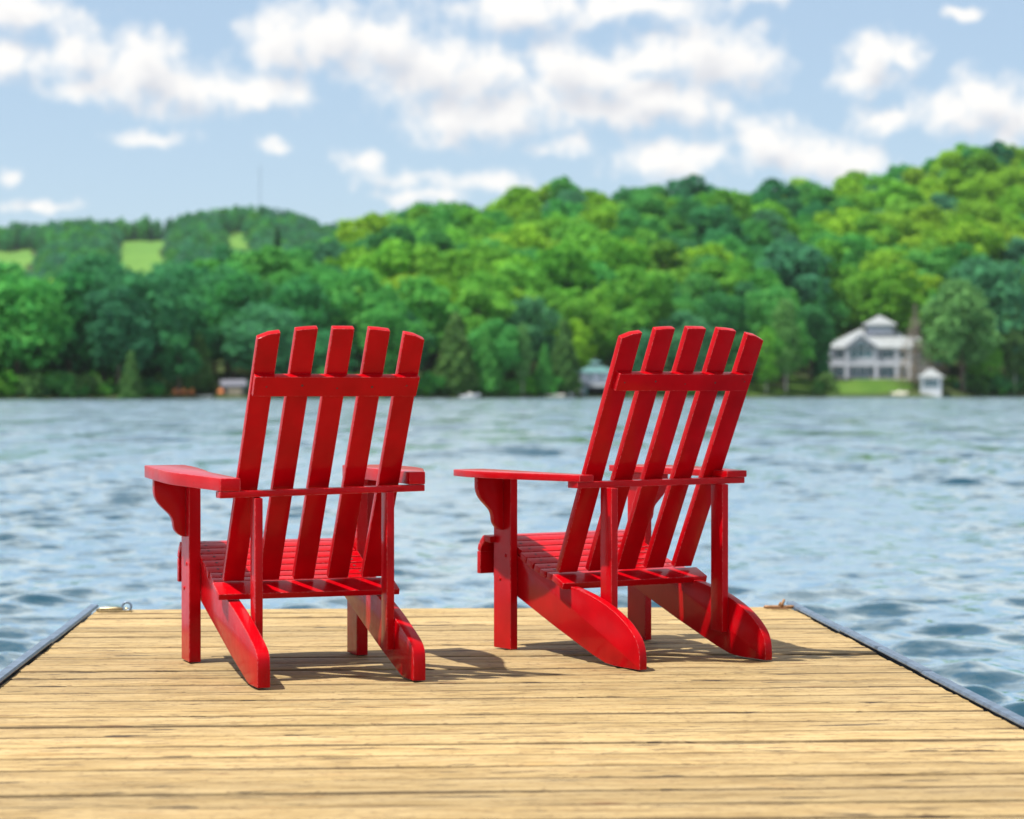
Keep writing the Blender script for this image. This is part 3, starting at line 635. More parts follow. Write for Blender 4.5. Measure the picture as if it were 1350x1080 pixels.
BIRCH = [leafmesh(broadleaf(60 + i, 2600, R=3.4, H=15, base=1.6, lobes=17, upright=.35, leaf=.27)) for i in range(2)]
CEDAR = [leafmesh(conifer(80 + i, 2600, R=2.5 + .3 * i, H=12)) for i in range(3)]
SPRUCE = [leafmesh(conifer(90 + i, 2200, R=2.5, H=15, cedar=False)) for i in range(2)]
BAREC = leafmesh(bare(97, 750))
SHRUB = [leafmesh(broadleaf(100 + i, 420, R=1.5, H=2.4, base=-.3, lobes=7, leaf=.2)) for i in range(3)]
TRUNKS = [trunk_me(1 + i, 14, .30) for i in range(3)]; PALE_TRUNK = trunk_me(9, 15, .17); CTRUNK = trunk_me(5, 12, .2, 0); STEM = trunk_me(6, 1.8, .06, 3, 1.0)
for t_ in TRUNKS + [CTRUNK, STEM]: t_.materials.append(BARK)
PALE_TRUNK.materials.append(simple('pale_bark', (.42, .40, .36), .85, .25, 3))
LOW = [broadleaf(200 + i, 660, R=4.7, H=14.5, base=-.5, leaf=.62, lobes=15) for i in range(4)]
LOWC = [conifer(220 + i, 420, R=2.5, H=14, leaf=.5, cedar=False) for i in range(2)]
GREEN = {'deep': (.055, .245, .085), 'mid': (.086, .330, .070), 'bright': (.145, .400, .050), 'yellow': (.225, .440, .042), 'blue': (.068, .245, .120), 'cedar': (.095, .215, .060), 'birch': (.135, .310, .090), 'spruce': (.022, .070, .040), 'grey': (.26, .22, .18)}
def jit(c, s=.16):
    k = 1 + random.uniform(-s, s); return (c[0] * k * (1 + random.uniform(-s, s)), c[1] * k, c[2] * k * (1 + random.uniform(-s, s)))
def plant(name, crown, trunk, loc, scale, tint, label, cat, group, rz=None):
    e = empty(name, loc, random.uniform(0, 6.28) if rz is None else rz); e.scale = scale if isinstance(scale, tuple) else (scale,) * 3
    tag(e, label, cat, group); 
    o = link('crown', crown, None, e); o.color = tint + (1,)
    link('trunk', trunk, None, e)
    return e
def y_on_near(px, row):   # distance on the near hill whose ground shows at that row
    a = (px - 675) / FPX; ys0 = shore_y(a); ys = np.linspace(ys0 + .5, ys0 + 260, 600); z = ground_z(a * ys, ys); rows = HOR - (z - CAMH) / ys * FPX
    return float(ys[np.argmin(np.abs(rows - row))])
taken = []
def special(kind, px, top, bottom, label, tint=None, wide=1.0, dist=None, name=None):
    """a tree picked out in the photograph: foot on the ground at row bottom, tip at row top"""
    a = (px - 675) / FPX; y = dist or y_on_near(px, bottom); x = a * y; z = float(ground_z(x, y)); h = CAMH + (HOR - top) / FPX * y - z
    src = {'cedar': (CEDAR, CTRUNK, 12.0, 'cedar'), 'birch': (BIRCH, PALE_TRUNK, 15.0, 'birch'), 'broad': (BROAD, TRUNKS[0], 14.5, 'mid'), 'spruce': (SPRUCE, CTRUNK, 15.0, 'spruce'), 'bare': ([BAREC], CTRUNK, 12.0, 'grey')}[kind]
    s = h / src[2]; me = src[0][len(taken) % len(src[0])]
    plant(name or {'cedar': 'cedar_tree', 'birch': 'birch_tree', 'broad': 'broadleaf_tree', 'spruce': 'spruce_tree', 'bare': 'bare_tree'}[kind], me, src[1], (x, y, z - .1), (s * wide, s * wide, s), jit(GREEN[tint or src[3]], .06), label, 'tree', None)
    taken.append((x, y, max(2.5, 2.2 * s * wide)))
special('cedar', 173, 462, 524, 'small dense cedar on the shore, apart from the pair by the orange chairs', wide=1.05, dist=371)
special('cedar', 243, 458, 521, 'shorter cedar of the pair rising behind the orange chairs', wide=1.0, dist=389)
special('cedar', 263, 438, 519, 'taller cedar of the pair rising behind the orange chairs', wide=.95, dist=392)
special('cedar', 601, 410, 520, 'broad pale olive cedar on the shore, next to the white motorboat', 'cedar', 1.25)
special('cedar', 642, 428, 521, 'darker cedar right behind the white motorboat', 'mid', .95)
special('birch', 689, 425, 521, 'slim grey-green shore tree between the cedars and the cream boat', 'birch', .62)
special('cedar', 744, 420, 520, 'tall pale pointed cedar behind the cream boat, beside the boathouse', 'cedar', 1.05)
special('cedar', 718, 452, 521, 'low cedar between the slim shore tree and the tall pale cedar', 'mid', .9)
special('birch', 1036, 394, 518, 'light green birch on the lawn edge left of the lake house', 'birch', .85)
special('birch', 1010, 430, 520, 'shorter light green birch beside the taller one on the lawn edge', 'bright', .8)
special('broad', 1040, 306, 470, 'large rounded blue-green tree towering over the birches by the lake house', 'blue', 1.15)
special('spruce', 1083, 330, 500, 'tall thin dark spruce close to the lake house wall', 'deep', .5)
special('broad', 1268, 378, 517, 'big light green tree overhanging the white garden house', 'birch', 1.0)
special('broad', 1300, 330, 505, 'wide blue-green tree rising behind the light green tree at the garden house', 'blue', 1.0)
special('birch', 1338, 400, 519, 'pale olive tree on the shore past the garden house', 'cedar', .8)
special('bare', 1206, 398, 512, 'grey half-bare tree standing in front of the lake house', 'grey', 1.25, dist=484)
special('broad', 1170, 322, 470, 'bright yellow-green tree rising behind the lake house roof', 'yellow', 1.1, dist=545)
special('spruce', 366, 298, 392, 'lone dark pointed spruce on the low ridge before the far hill', 'spruce', .8)
special('broad', 742, 238, 300, 'tallest round-topped tree on the skyline of the near ridge', 'mid', .8)
special('broad', 825, 244, 300, 'dark round-topped tree second along the skyline of the near ridge', 'deep', .8)
special('broad', 1282, 190, 262, 'dark broad tree crowning the high end of the near ridge', 'deep', .95)
# footprints kept clear: (x, y, radius)
CLEAR = [(77, 495, 12), (86, 498, 11), (69, 497, 10), (94, 482, 6), (15.5, 437, 6.5), (-46, 391, 4.5), (87, 478, 8), (70, 480, 9), (78, 484, 10)]
def grow_forest():
    r = np.random.default_rng(5); cand = []
    a_min, a_max = -.33, .33
    n = 5200
    A = r.uniform(a_min, a_max, n); T = r.uniform(.012, 1.12, n)
    Y = shore_y(A) + T * lerp_tab(RIDGE_D, px_of(A)); X = A * Y
    pts = []; cell = {}
    for x, y, t in sorted(zip(X, Y, T), key=lambda q: r.random()):
        md = 7.3 + 2.5 * r.random()
        if any((x - c[0]) ** 2 + (y - c[1]) ** 2 < c[2] ** 2 for c in CLEAR): continue
        if any((x - c[0]) ** 2 + (y - c[1]) ** 2 < c[2] ** 2 for c in taken): continue
        px = px_of(x / y)
        if 1078 < px < 1232 and y < 512: continue
        k = (int(x // 10), int(y // 10)); ok = True
        for i in (-1, 0, 1):
            for j in (-1, 0, 1):
                for q in cell.get((k[0] + i, k[1] + j), ()):
                    if (q[0] - x) ** 2 + (q[1] - y) ** 2 < md * md: ok = False
        if ok: cell.setdefault(k, []).append((x, y)); pts.append((x, y, t))
    pts = np.array(pts); Z = ground_z(pts[:, 0], pts[:, 1]); out = []
    # how much of each crown shows from the dock: front to back on a coarse grid
    order = np.argsort(pts[:, 1]); G = np.zeros((130, 560), bool); show = np.zeros(len(pts))
    hs = r.uniform(1.02, 1.58, len(pts)) * np.where(pts[:, 2] < .06, .74, 1.0)
    gx = np.arange(560) * 3 - 165; gy = np.arange(130) * 3 + 150
    for i in order:
        x, y, t = pts[i]; h = 14.5 * hs[i]; cx = px_of(x / y); rw = 4.3 * hs[i] / y * FPX; ct = HOR - (Z[i] + h - CAMH) / y * FPX; cb = HOR - (Z[i] + 2 * hs[i] - CAMH) / y * FPX
        c0 = np.searchsorted(gx, cx - rw); c1 = np.searchsorted(gx, cx + rw); r0 = np.searchsorted(gy, ct); r1 = np.searchsorted(gy, cb)
        if c1 <= c0 or r1 <= r0: continue
        ex = ((gx[c0:c1] - cx) / rw)[None, :] ** 2 + ((gy[r0:r1] - (ct + cb) / 2) / max(1, (cb - ct) / 2))[:, None] ** 2 < 1
        sub = G[r0:r1, c0:c1]; vis = ex & ~sub; inf = (gx[c0:c1] >= 0) & (gx[c0:c1] < 1350); show[i] = (vis & inf[None, :]).sum(); G[r0:r1, c0:c1] |= ex
    rank = np.argsort(-show); single = set(int(i) for i in rank[:285] if show[i] > 3)
    LV, LF, LC, off = [], [], [], 0
    kinds = {'deep': 'deep green round-crowned tree', 'mid': 'mid green round-crowned tree', 'bright': 'bright green round-crowned tree', 'yellow': 'yellow-green round-crowned tree', 'blue': 'blue-green round-crowned tree'}
    for i in range(len(pts)):
        x, y, t = pts[i]; px = px_of(x / y); s = hs[i]
        f = math.sin(x * .055 + 1.3) + math.sin(y * .06 + x * .021) + r.normal() * .8 + (px - 470) / 720 + (t - .45) * .7
        key = 'blue' if r.random() < .08 else 'deep' if f < -.95 else 'mid' if f < .45 else 'bright' if f < 1.75 else 'yellow'
        tint = jit(GREEN[key])
        if i in single:
            mark = 'the far meadows' if px < 150 else 'the orange chairs' if px < 290 else 'the small tan hut' if px < 470 else 'the white motorboat' if px < 680 else 'the boathouse' if px < 860 else 'the red-roofed cabin' if px < 1000 else 'the lake house' if px < 1210 else 'the white garden house'
            zone = ('on the low shore near ' if t < .14 else 'on the slope above ' if t < .75 else 'on the ridge over ') + mark
            if px < 150: zone = ('on the low shore' if t < .14 else 'on the low slope' if t < .75 else 'on the ridge') + ' in front of the far meadows'
            me = BROAD[int(r.integers(len(BROAD)))]
            plant('broadleaf_tree', me, TRUNKS[i % 3], (x, y, Z[i] - .2), (s * r.uniform(.92, 1.12), s * r.uniform(.92, 1.12), s), tint, kinds[key] + ' ' + zone, 'tree', kinds[key] + 's ' + zone)
        else:
            v, fc = LOW[int(r.integers(4))] if r.random() > .06 else LOWC[int(r.integers(2))]; an = r.random() * 6.28; ca, sa_ = math.cos(an), math.sin(an)
            w = np.stack([(v[:, 0] * ca - v[:, 1] * sa_) * s + x, (v[:, 0] * sa_ + v[:, 1] * ca) * s + y, v[:, 2] * s + Z[i]], 1)
            LV.append(w); LF.append(fc + off); LC.append(np.tile(np.array(tint + (1,)), (len(v), 1))); off += len(v)
    def mass(name, label):
        me = np_mesh(name, np.concatenate(LV), np.concatenate(LF)); ca = me.color_attributes.new('tint', 'FLOAT_COLOR', 'POINT'); ca.data.foreach_set('color', np.concatenate(LC).astype(np.float32).ravel()); me.materials.append(FOLA)
        tag(link(name, me), label, 'forest', None, 'stuff')
    mass('forest', 'hidden and overlapped treetops filling the near wooded hillside')
    print('near trees', len(pts), 'single', len(single), 'min show', min(show[i] for i in single))
    # woods on the far hill
    LV.clear(); LF.clear(); LC.clear(); off = 0; cnt = 0
    cellf = set()
    for k in range(9000):
        a = r.uniform(-.30, .02); y = r.uniform(790, 1400); x = a * y; px = px_of(a)
        row = HOR - (float(far_z(x, y)) - CAMH) / y * FPX
        wv = 9 * math.sin(y * .11 + px * .07) + 6 * math.sin(y * .31)
        pj = px + r.normal() * 4.5; yj = y + abs(r.normal()) * 7
        if any(p0 - 2 + wv < pj < p1 + 2 + wv * .8 and far_y_c[j][0] - 6 < yj < far_y_c[j][1] + 4 for j, (p0, p1, lo, hi) in enumerate(MEADOWS)): continue
        c = (int(x // 6.5), int(y // 6.5))
        if c in cellf: continue
        cellf.add(c); s = r.uniform(.75, 1.05); z = float(far_z(x, y))
        # trees just below a run would hide it: keep them lower
        for j, (p0, p1, lo, hi) in enumerate(MEADOWS):
            if p0 < px < p1 and far_y_c[j][0] - 90 < y < far_y_c[j][0]: s *= .4
        con = r.random() < .12; v, fc = (LOWC[int(r.integers(2))] if con else LOW[int(r.integers(4))])
        tint = jit(GREEN['spruce' if con else ('blue' if r.random() < .45 else 'deep' if r.random() < .6 else 'mid')])
        sel = r.random(len(fc)) < .62; fq = fc[sel]; v = v[fq.ravel()]; fq = np.arange(len(v)).reshape(-1, 4)
        an = r.random() * 6.28; ca, sa_ = math.cos(an), math.sin(an)
        w = np.stack([(v[:, 0] * ca - v[:, 1] * sa_) * s + x, (v[:, 0] * sa_ + v[:, 1] * ca) * s + y, v[:, 2] * s + z], 1)
        LV.append(w); LF.append(fq + off); LC.append(np.tile(np.array(tint + (1,)), (len(v), 1))); off += len(v); cnt += 1
    mass('far_forest', 'distant bluish wood covering the far hill around the open runs')
    print('far trees', cnt)
far_y_c = [(far_y(lo, (p0 + p1) / 2), far_y(hi, (p0 + p1) / 2)) for p0, p1, lo, hi in MEADOWS]
grow_forest()
# shrubs along the water's edge
rs = random.Random(8)
for k in range(190):
    px = -90 + k * 8.2 + rs.uniform(-4, 4); a = (px - 675) / FPX
    if 756 < px < 812 or 222 < px < 330 or 1096 < px < 1250 or 985 < px < 1075: continue
    y = shore_y(a) + rs.uniform(.5, 6.5); x = a * y; s = rs.uniform(.7, 1.7)
    key = rs.choice(['mid', 'bright', 'deep', 'birch', 'cedar'])
    word = {'mid': 'mid green', 'bright': 'bright green', 'deep': 'dark green', 'birch': 'pale green', 'cedar': 'olive green'}[key]
    plant('shrub', SHRUB[k % 3], STEM, (x, y, float(ground_z(x, y)) - .1), (s * 1.3, s, s), jit(GREEN[key]), word + ' shrub at the far waterline', 'shrub', word + ' shrubs along the far waterline')

# ------------------------------------------------------------------ buildings on the far shore
SIDING = simple('grey_lavender_siding', (.42, .43, .50), .7, .06, .6); TRIM = simple('pale_trim', (.62, .63, .70), .6, .05, .6)
ROOFM = simple('pale_shingle', (.25, .27, .28), .85, .14, 1.2); DARKWOOD = simple('dark_siding', (.10, .09, .085), .8, .2, 1)
GLASS = M('window_glass').set(Base_Color=(.06, .14, .17), Roughness=.08, Specular_IOR_Level=.8).m
STONE = simple('field_stone', (.36, .31, .25), .9, .3, 1.5); TEAL = simple('teal_metal_roof', (.085, .20, .20), .6, .12, 1.0)
TEALTRIM = simple('teal_trim', (.07, .20, .20), .6, .1, 1.0); SLATE = simple('slate_shingle', (.16, .18, .20), .8, .15, 1.5)
WHITE = simple('white_paint', (.58, .59, .63), .5, .04, 1.0); TAN = simple('tan_boards', (.50, .39, .28), .8, .12, 2); LAVROOF = simple('grey_felt_roof', (.13, .135, .17), .85, .1, 1.5)
ORANGE = simple('orange_paint', (.62, .20, .05), .5, .08, 3); CREAM = simple('cream_gelcoat', (.70, .66, .56), .35, .04, 2); REDROOF = simple('red_roof', (.42, .09, .06), .7, .15, 1.5)
def boxp(name, parent, mat, x0, x1, y0, y1, z0, z1): return link(name, box_me(x0, x1, y0, y1, z0, z1, 0, name), mat, parent)
def poly_part(name, parent, mat, verts, faces):
    me = bpy.data.meshes.new(name); me.from_pydata(verts, [], faces); me.update(); return link(name, me, mat, parent)
def hip(name, parent, mat, x0, x1, y0, y1, z0, z1, rx0, rx1, ry=None, drop=.22):
    """hip roof with a fascia; the ridge runs from rx0 to rx1 at depth ry"""
    ry = (y0 + y1) / 2 if ry is None else ry
    v = [(x0, y0, z0), (x1, y0, z0), (x1, y1, z0), (x0, y1, z0), (rx0, ry, z1), (rx1, ry, z1), (x0, y0, z0 - drop), (x1, y0, z0 - drop), (x1, y1, z0 - drop), (x0, y1, z0 - drop)]
    return poly_part(name, parent, mat, v, [(0, 1, 5, 4), (1, 2, 5), (2, 3, 4, 5), (3, 0, 4), (0, 6, 7, 1), (1, 7, 8, 2), (2, 8, 9, 3), (3, 9, 6, 0), (9, 8, 7, 6)])
def window(parent, x0, x1, z0, z1, y, trim=TRIM, panes=2, tops=None):
    w = empty_part = None
    fr = bmesh.new(); f = .09
    add_box(fr, x0 - f, x0, y - .10, y, z0 - f, z1 + f); add_box(fr, x1, x1 + f, y - .10, y, z0 - f, z1 + f); add_box(fr, x0, x1, y - .10, y, z0 - f, z0); add_box(fr, x0, x1, y - .10, y, z1, z1 + f)
    w = link('window', bm_mesh(fr, 'window'), trim, parent); n = panes; pw = (x1 - x0) / n
    for k in range(n):
        link('pane', box_me(x0 + k * pw + (.03 if k else 0), x0 + (k + 1) * pw - (.03 if k < n - 1 else 0), y - .04, y - .02, z0, z1), GLASS, w)
        if k: link('mullion', box_me(x0 + k * pw - .03, x0 + k * pw + .03, y - .07, y, z0, z1), trim, w)
    return w
def at_px(px, y): return ((px - 675) / FPX * y, y)
# --- lake house (metres from its front centre)
hx, hy = at_px(1146.7, 494); HB = 3.45
H = empty('lake_house', (hx, hy, HB), math.radians(-8)); H.scale = (1.07, 1, 1); tag(H, 'two-storey pale grey lake house with verandas, front gable and roof cupola', 'house')
boxp('wall', H, SIDING, -8.6, 7.6, 2.2, 11, -.6, 6.35)
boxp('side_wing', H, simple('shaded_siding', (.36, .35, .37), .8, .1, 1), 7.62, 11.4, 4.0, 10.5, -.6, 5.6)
hip('wing_roof', H, ROOFM, 7.0, 12.2, 3.0, 11.2, 6.9, 9.0, 5.5, 9.6)
hip('roof', H, ROOFM, -9.4, 8.6, -.7, 12, 6.55, 10.7, -1.9, 5.2)
# gable towards the lake
def gable(parent, cx, hw, z0, z1, yf, yb, mat, over=.5):
    v = []
    for y in (yf, yb):
        v += [(cx - hw - over, y, z0 - .25), (cx, y, z1), (cx + hw + over, y, z0 - .25), (cx + hw + over - .15, y, z0 - .60), (cx, y, z1 - .48), (cx - hw - over + .15, y, z0 - .60)]
    f = [(0, 1, 4, 5), (1, 2, 3, 4), (6, 11, 10, 7), (7, 10, 9, 8), (0, 6, 7, 1), (1, 7, 8, 2), (5, 4, 10, 11), (4, 3, 9, 10), (0, 5, 11, 6), (2, 8, 9, 3)]
    return poly_part('gable_roof', parent, mat, v, f)
gable(H, -1.7, 2.9, 7.1, 9.75, -1.3, 6.0, TRIM)
poly_part('gable_wall', H, SIDING, [(-4.4, -.4, 3.4), (1.0, -.4, 3.4), (1.0, -.4, 6.7), (-1.7, -.4, 9.2), (-4.4, -.4, 6.7), (-4.4, 2.3, 3.4), (1.0, 2.3, 3.4), (1.0, 2.3, 6.7), (-1.7, 2.3, 9.2), (-4.4, 2.3, 6.7)], [(0, 1, 2, 3, 4), (0, 5, 6, 1), (1, 6, 7, 2), (5, 0, 4, 9)])
for (x0, x1, za, zb) in ((-3.75, -2.55, 6.55, 7.55), (-2.4, -1.0, 7.65, 7.65), (-.85, .35, 7.55, 6.55)):
    w = poly_part('window', H, TRIM, [(x0 - .1, -.46, 4.25), (x1 + .1, -.46, 4.25), (x1 + .1, -.46, zb + .1), (x0 - .1, -.46, za + .1), (x0 - .1, -.405, 4.25), (x1 + .1, -.405, 4.25), (x1 + .1, -.405, zb + .1), (x0 - .1, -.405, za + .1)], [(0, 1, 2, 3), (0, 4, 5, 1), (1, 5, 6, 2), (2, 6, 7, 3), (3, 7, 4, 0)])
    poly_part('pane', w, GLASS, [(x0, -.475, 4.35), (x1, -.475, 4.35), (x1, -.475, zb), (x0, -.475, za), (x0, -.462, 4.35), (x1, -.462, 4.35), (x1, -.462, zb), (x0, -.462, za)], [(0, 1, 2, 3), (0, 4, 5, 1), (1, 5, 6, 2), (2, 6, 7, 3), (3, 7, 4, 0)])
for x0, x1, n in ((-6.7, -4.95, 2), (2.2, 4.8, 3), (5.7, 7.2, 2)): window(H, x0, x1, 4.2, 6.0, 2.18, panes=n)
for x0, x1, n in ((-8.3, -7.5, 1), (-6.9, -4.9, 2), (-3.6, -2.3, 2), (-2.1, -.8, 2), (-.55, .65, 2), (2.1, 4.8, 3), (5.8, 7.0, 1)): window(H, x0, x1, .35, 2.55, 2.18, panes=n)
# veranda: deck, columns, balcony with railing
boxp('veranda_floor', H, TRIM, -10.2, 8.4, -.55, 2.19, -.28, -.02)
boxp('balcony_floor', H, TRIM, -9.3, 8.2, -.55, 2.19, 2.72, 3.25)
for x in (-10.0, -7.7, -4.6, 1.25, 5.2, 7.7):
    if x > -9.5: boxp('column', H, TRIM, x - .24, x + .24, -.50, -.05, -.02, 2.72); boxp('column', H, TRIM, x - .2, x + .2, -.48, -.08, 4.25, 6.33)
    else: boxp('column', H, TRIM, x - .2, x + .2, -.50, -.1, -.02, 2.6)
rail_ = boxp('railing', H, TRIM, -9.2, 8.1, -.50, -.42, 4.14, 4.25); boxp('bottom_rail', rail_, TRIM, -9.2, 8.1, -.49, -.43, 3.34, 3.42)
bm = bmesh.new()
for x in np.arange(-9.1, 8.1, .19): add_box(bm, x, x + .10, -.48, -.44, 3.42, 4.14)
o = link('balusters', bm_mesh(bm, 'balusters'), TRIM, rail_); o['kind'] = 'stuff'
boxp('beam', H, TRIM, -9.2, 8.1, -.45, -.1, 6.335, 6.52)
# cupola
cu = boxp('cupola', H, SIDING, -.6, 4.6, 3.2, 8.2, 9.4, 11.35); hip('cupola_roof', cu, ROOFM, -1.5, 5.4, 2.3, 9.1, 11.5, 13.55, 1.9, 2.0)
for k in range(4): link('cupola_window', box_me(-.3 + k * 1.22, .68 + k * 1.22, 3.14, 3.19, 10.55, 11.15), GLASS, cu)
boxp('foundation', H, STONE, -10.0, 8.3, -.45, 3, -1.6, -.281)
# --- stone retaining wall in front
W_ = empty('retaining_wall', (hx, hy - 2.6, 2.3), math.radians(-8)); tag(W_, 'low retaining wall of pale field stones below the lake house veranda', 'wall')
rs = random.Random(4)
def rock(seed, sx, sy, sz):
    r = random.Random(seed); bm = bmesh.new(); bmesh.ops.create_icosphere(bm, subdivisions=2, radius=1)
    for v in bm.verts: v.co *= r.uniform(.82, 1.1)
    bmesh.ops.scale(bm, vec=(sx, sy, sz), verts=bm.verts); return bm_mesh(bm, 'stone')
ROCKS = [rock(i, .75, .5, .48) for i in range(4)]
for m_ in ROCKS: m_.materials.append(STONE)
for k in range(15):
    for row in range(2):
        o = link('stone', ROCKS[(k + row) % 4], None, W_, (-9.3 + k * 1.28 + row * .5 + rs.uniform(-.1, .1), rs.uniform(-.1, .1) - row * -.2, -.05 + row * .62), (rs.uniform(0, 3), rs.uniform(0, 3), rs.uniform(0, 3)))
        o.scale = (rs.uniform(.8, 1.1), rs.uniform(.8, 1.1), rs.uniform(.8, 1.0))
# --- white garden house near the water
gx, gy = at_px(1227, 479.5); gz = float(ground_z(gx, gy))
G = empty('garden_house', (gx, gy, gz), math.radians(-12)); tag(G, 'small white square garden house with pyramid roof by the water', 'garden house')
boxp('wall', G, WHITE, -2.1, 2.1, 0, 4.2, -.6, 3.5); hip('roof', G, ROOFM, -2.75, 2.75, -.65, 4.85, 3.72, 5.6, -.05, .05)
window(G, -1.3, 1.5, 1.75, 3.15, -.01, WHITE, 4)
link('door', box_me(-2.16, -2.105, 1.0, 2.0, 0, 2.1), TRIM, G)
# --- boathouse
bx_, by_ = at_px(787, 432.5)
B = empty('boathouse', (bx_, by_, WATER_Z), math.radians(4)); B.scale = (1, 1, .88); tag(B, 'grey two-storey boathouse with teal roof and dark boat opening on the water', 'boathouse')
boxp('upper_wall', B, SIDING, -3.0, 3.2, 0, 8, 2.9, 5.3)
boxp('side_wall', B, SIDING, -3.0, -2.2, 0, 8, -.8, 2.9); boxp('side_wall', B, SIDING, 2.4, 3.2, 0, 8, -.8, 2.9); boxp('back_wall', B, DARKWOOD, -2.2, 2.4, 7.4, 7.9, -.8, 2.9)
boxp('corner_post', B, TEALTRIM, -2.35, -1.75, -.12, -.01, -.7, 2.35); boxp('corner_post', B, TEALTRIM, 1.95, 2.55, -.12, -.01, -.7, 2.35)
poly_part('porch_roof', B, SLATE, [(-3.3, -1.0, 2.35), (3.5, -1.0, 2.35), (3.3, -.02, 3.25), (-3.1, -.02, 3.25), (-3.3, -1.0, 2.2), (3.5, -1.0, 2.2), (3.3, -.02, 3.0), (-3.1, -.02, 3.0)], [(0, 1, 2, 3), (4, 7, 6, 5), (0, 4, 5, 1), (1, 5, 6, 2), (3, 2, 6, 7), (0, 3, 7, 4)])
hip('roof', B, TEAL, -3.5, 3.7, -.5, 8.5, 5.45, 6.9, -.4, .8, 3.6)
cu = boxp('cupola', B, DARKWOOD, -.8, .8, 2.9, 4.5, 6.3, 7.35); hip('cupola_roof', cu, TEAL, -1.1, 1.1, 2.6, 4.8, 7.45, 8.0, -.05, .05)
for x in (-1.75, .45): window(B, x, x + .95, 3.95, 4.85, -.01, TRIM, 2)
boxp('slipway', B, BEAM, -3.1, -1.9, -2.4, -.13, .15, .32)
# --- tan hut
ux, uy = at_px(309, 388.5); U = empty('tan_hut', (ux, uy, WATER_Z + .25), math.radians(10)); tag(U, 'small dark waterside hut with tan double door and flat grey roof', 'hut')
boxp('wall', U, DARKWOOD, -1.75, 1.75, 0, 3, -.7, 1.75); link('door', box_me(-1.15, 1.15, -.08, -.005, .02, 1.45), TAN, U)
poly_part('roof', U, LAVROOF, [(-2.25, -.55, 1.65), (2.1, -.55, 1.75), (2.1, 3.4, 2.65), (-2.25, 3.4, 2.55), (-2.25, -.55, 1.9), (2.1, -.55, 2.0), (2.1, 3.4, 2.95), (-2.25, 3.4, 2.85)], [(0, 3, 2, 1), (4, 5, 6, 7), (0, 1, 5, 4), (1, 2, 6, 5), (2, 3, 7, 6), (3, 0, 4, 7)])
# --- cabins half hidden in the trees
for px, row_b, lab, mt in ((785, 476, 'cabin with a rust red roof among the trees above the boathouse', REDROOF), (931, 492, 'small grey cabin among the trees between the two chairs and lake house', ROOFM), (1236, 490, 'low reddish-brown cabin tucked behind the white garden house', REDROOF)):
    y = y_on_near(px, row_b); x = (px - 675) / FPX * y; z = float(ground_z(x, y))
    K = empty('cabin', (x, y, z), math.radians(-6)); tag(K, lab, 'cabin')
    hh = 3.2 if px != 785 else 5.0
    boxp('wall', K, SIDING if mt is ROOFM else TAN, -2.2, 2.2, 0, 4, -1, hh); hip('roof', K, mt, -2.7, 2.7, -.5, 4.5, hh + .15, hh + 1.9, -1.2, 1.2); window(K, -.7, .7, hh - 1.7, hh - .6, -.01, TRIM, 2)
    CLEAR.append((x, y - 4, 6))
# --- orange chairs on the shore
def lawn_chair(px, label):
    y = shore_y((px - 675) / FPX) + .7; x = (px - 675) / FPX * y; z = float(ground_z(x, y))
    e = empty('garden_chair', (x, y, z), random.uniform(-.25, .25)); tag(e, label, 'chair', 'orange chairs on the far shore'); e.scale = (1.25, 1.25, 1.25)
    boxp('seat', e, ORANGE, -.28, .28, -.25, .28, .34, .38)
    for k in range(5):
        c = (k - 2) * .115; t = .95 - .035 * (k - 2) ** 2
        link('back_slat', prism_me([(c * .9 - .05, .26, .33), (c * .9 + .05, .26, .33), (c * 1.15 + .05, .52, t), (c * 1.15 - .05, .52, t)], (0, .02, .008)), ORANGE, e)
    for s in (-1, 1):
        boxp('armrest', e, ORANGE, s * .36 - .07, s * .36 + .07, -.32, .38, .54, .565); boxp('leg', e, ORANGE, s * .31 - .02, s * .31 + .02, -.27, -.18, -.05, .54); boxp('leg', e, ORANGE, s * .31 - .02, s * .31 + .02, .36, .45, -.05, .54)
for px, lab in ((230.5, 'orange garden chair on the shore, farthest of the three from the tan hut'), (241, 'orange garden chair on the shore, middle of the row of three'), (251.2, 'orange garden chair on the shore, next to the pale rowboat'), (290.5, 'orange-brown garden chair close beside the tan hut wall')): lawn_chair(px, lab)
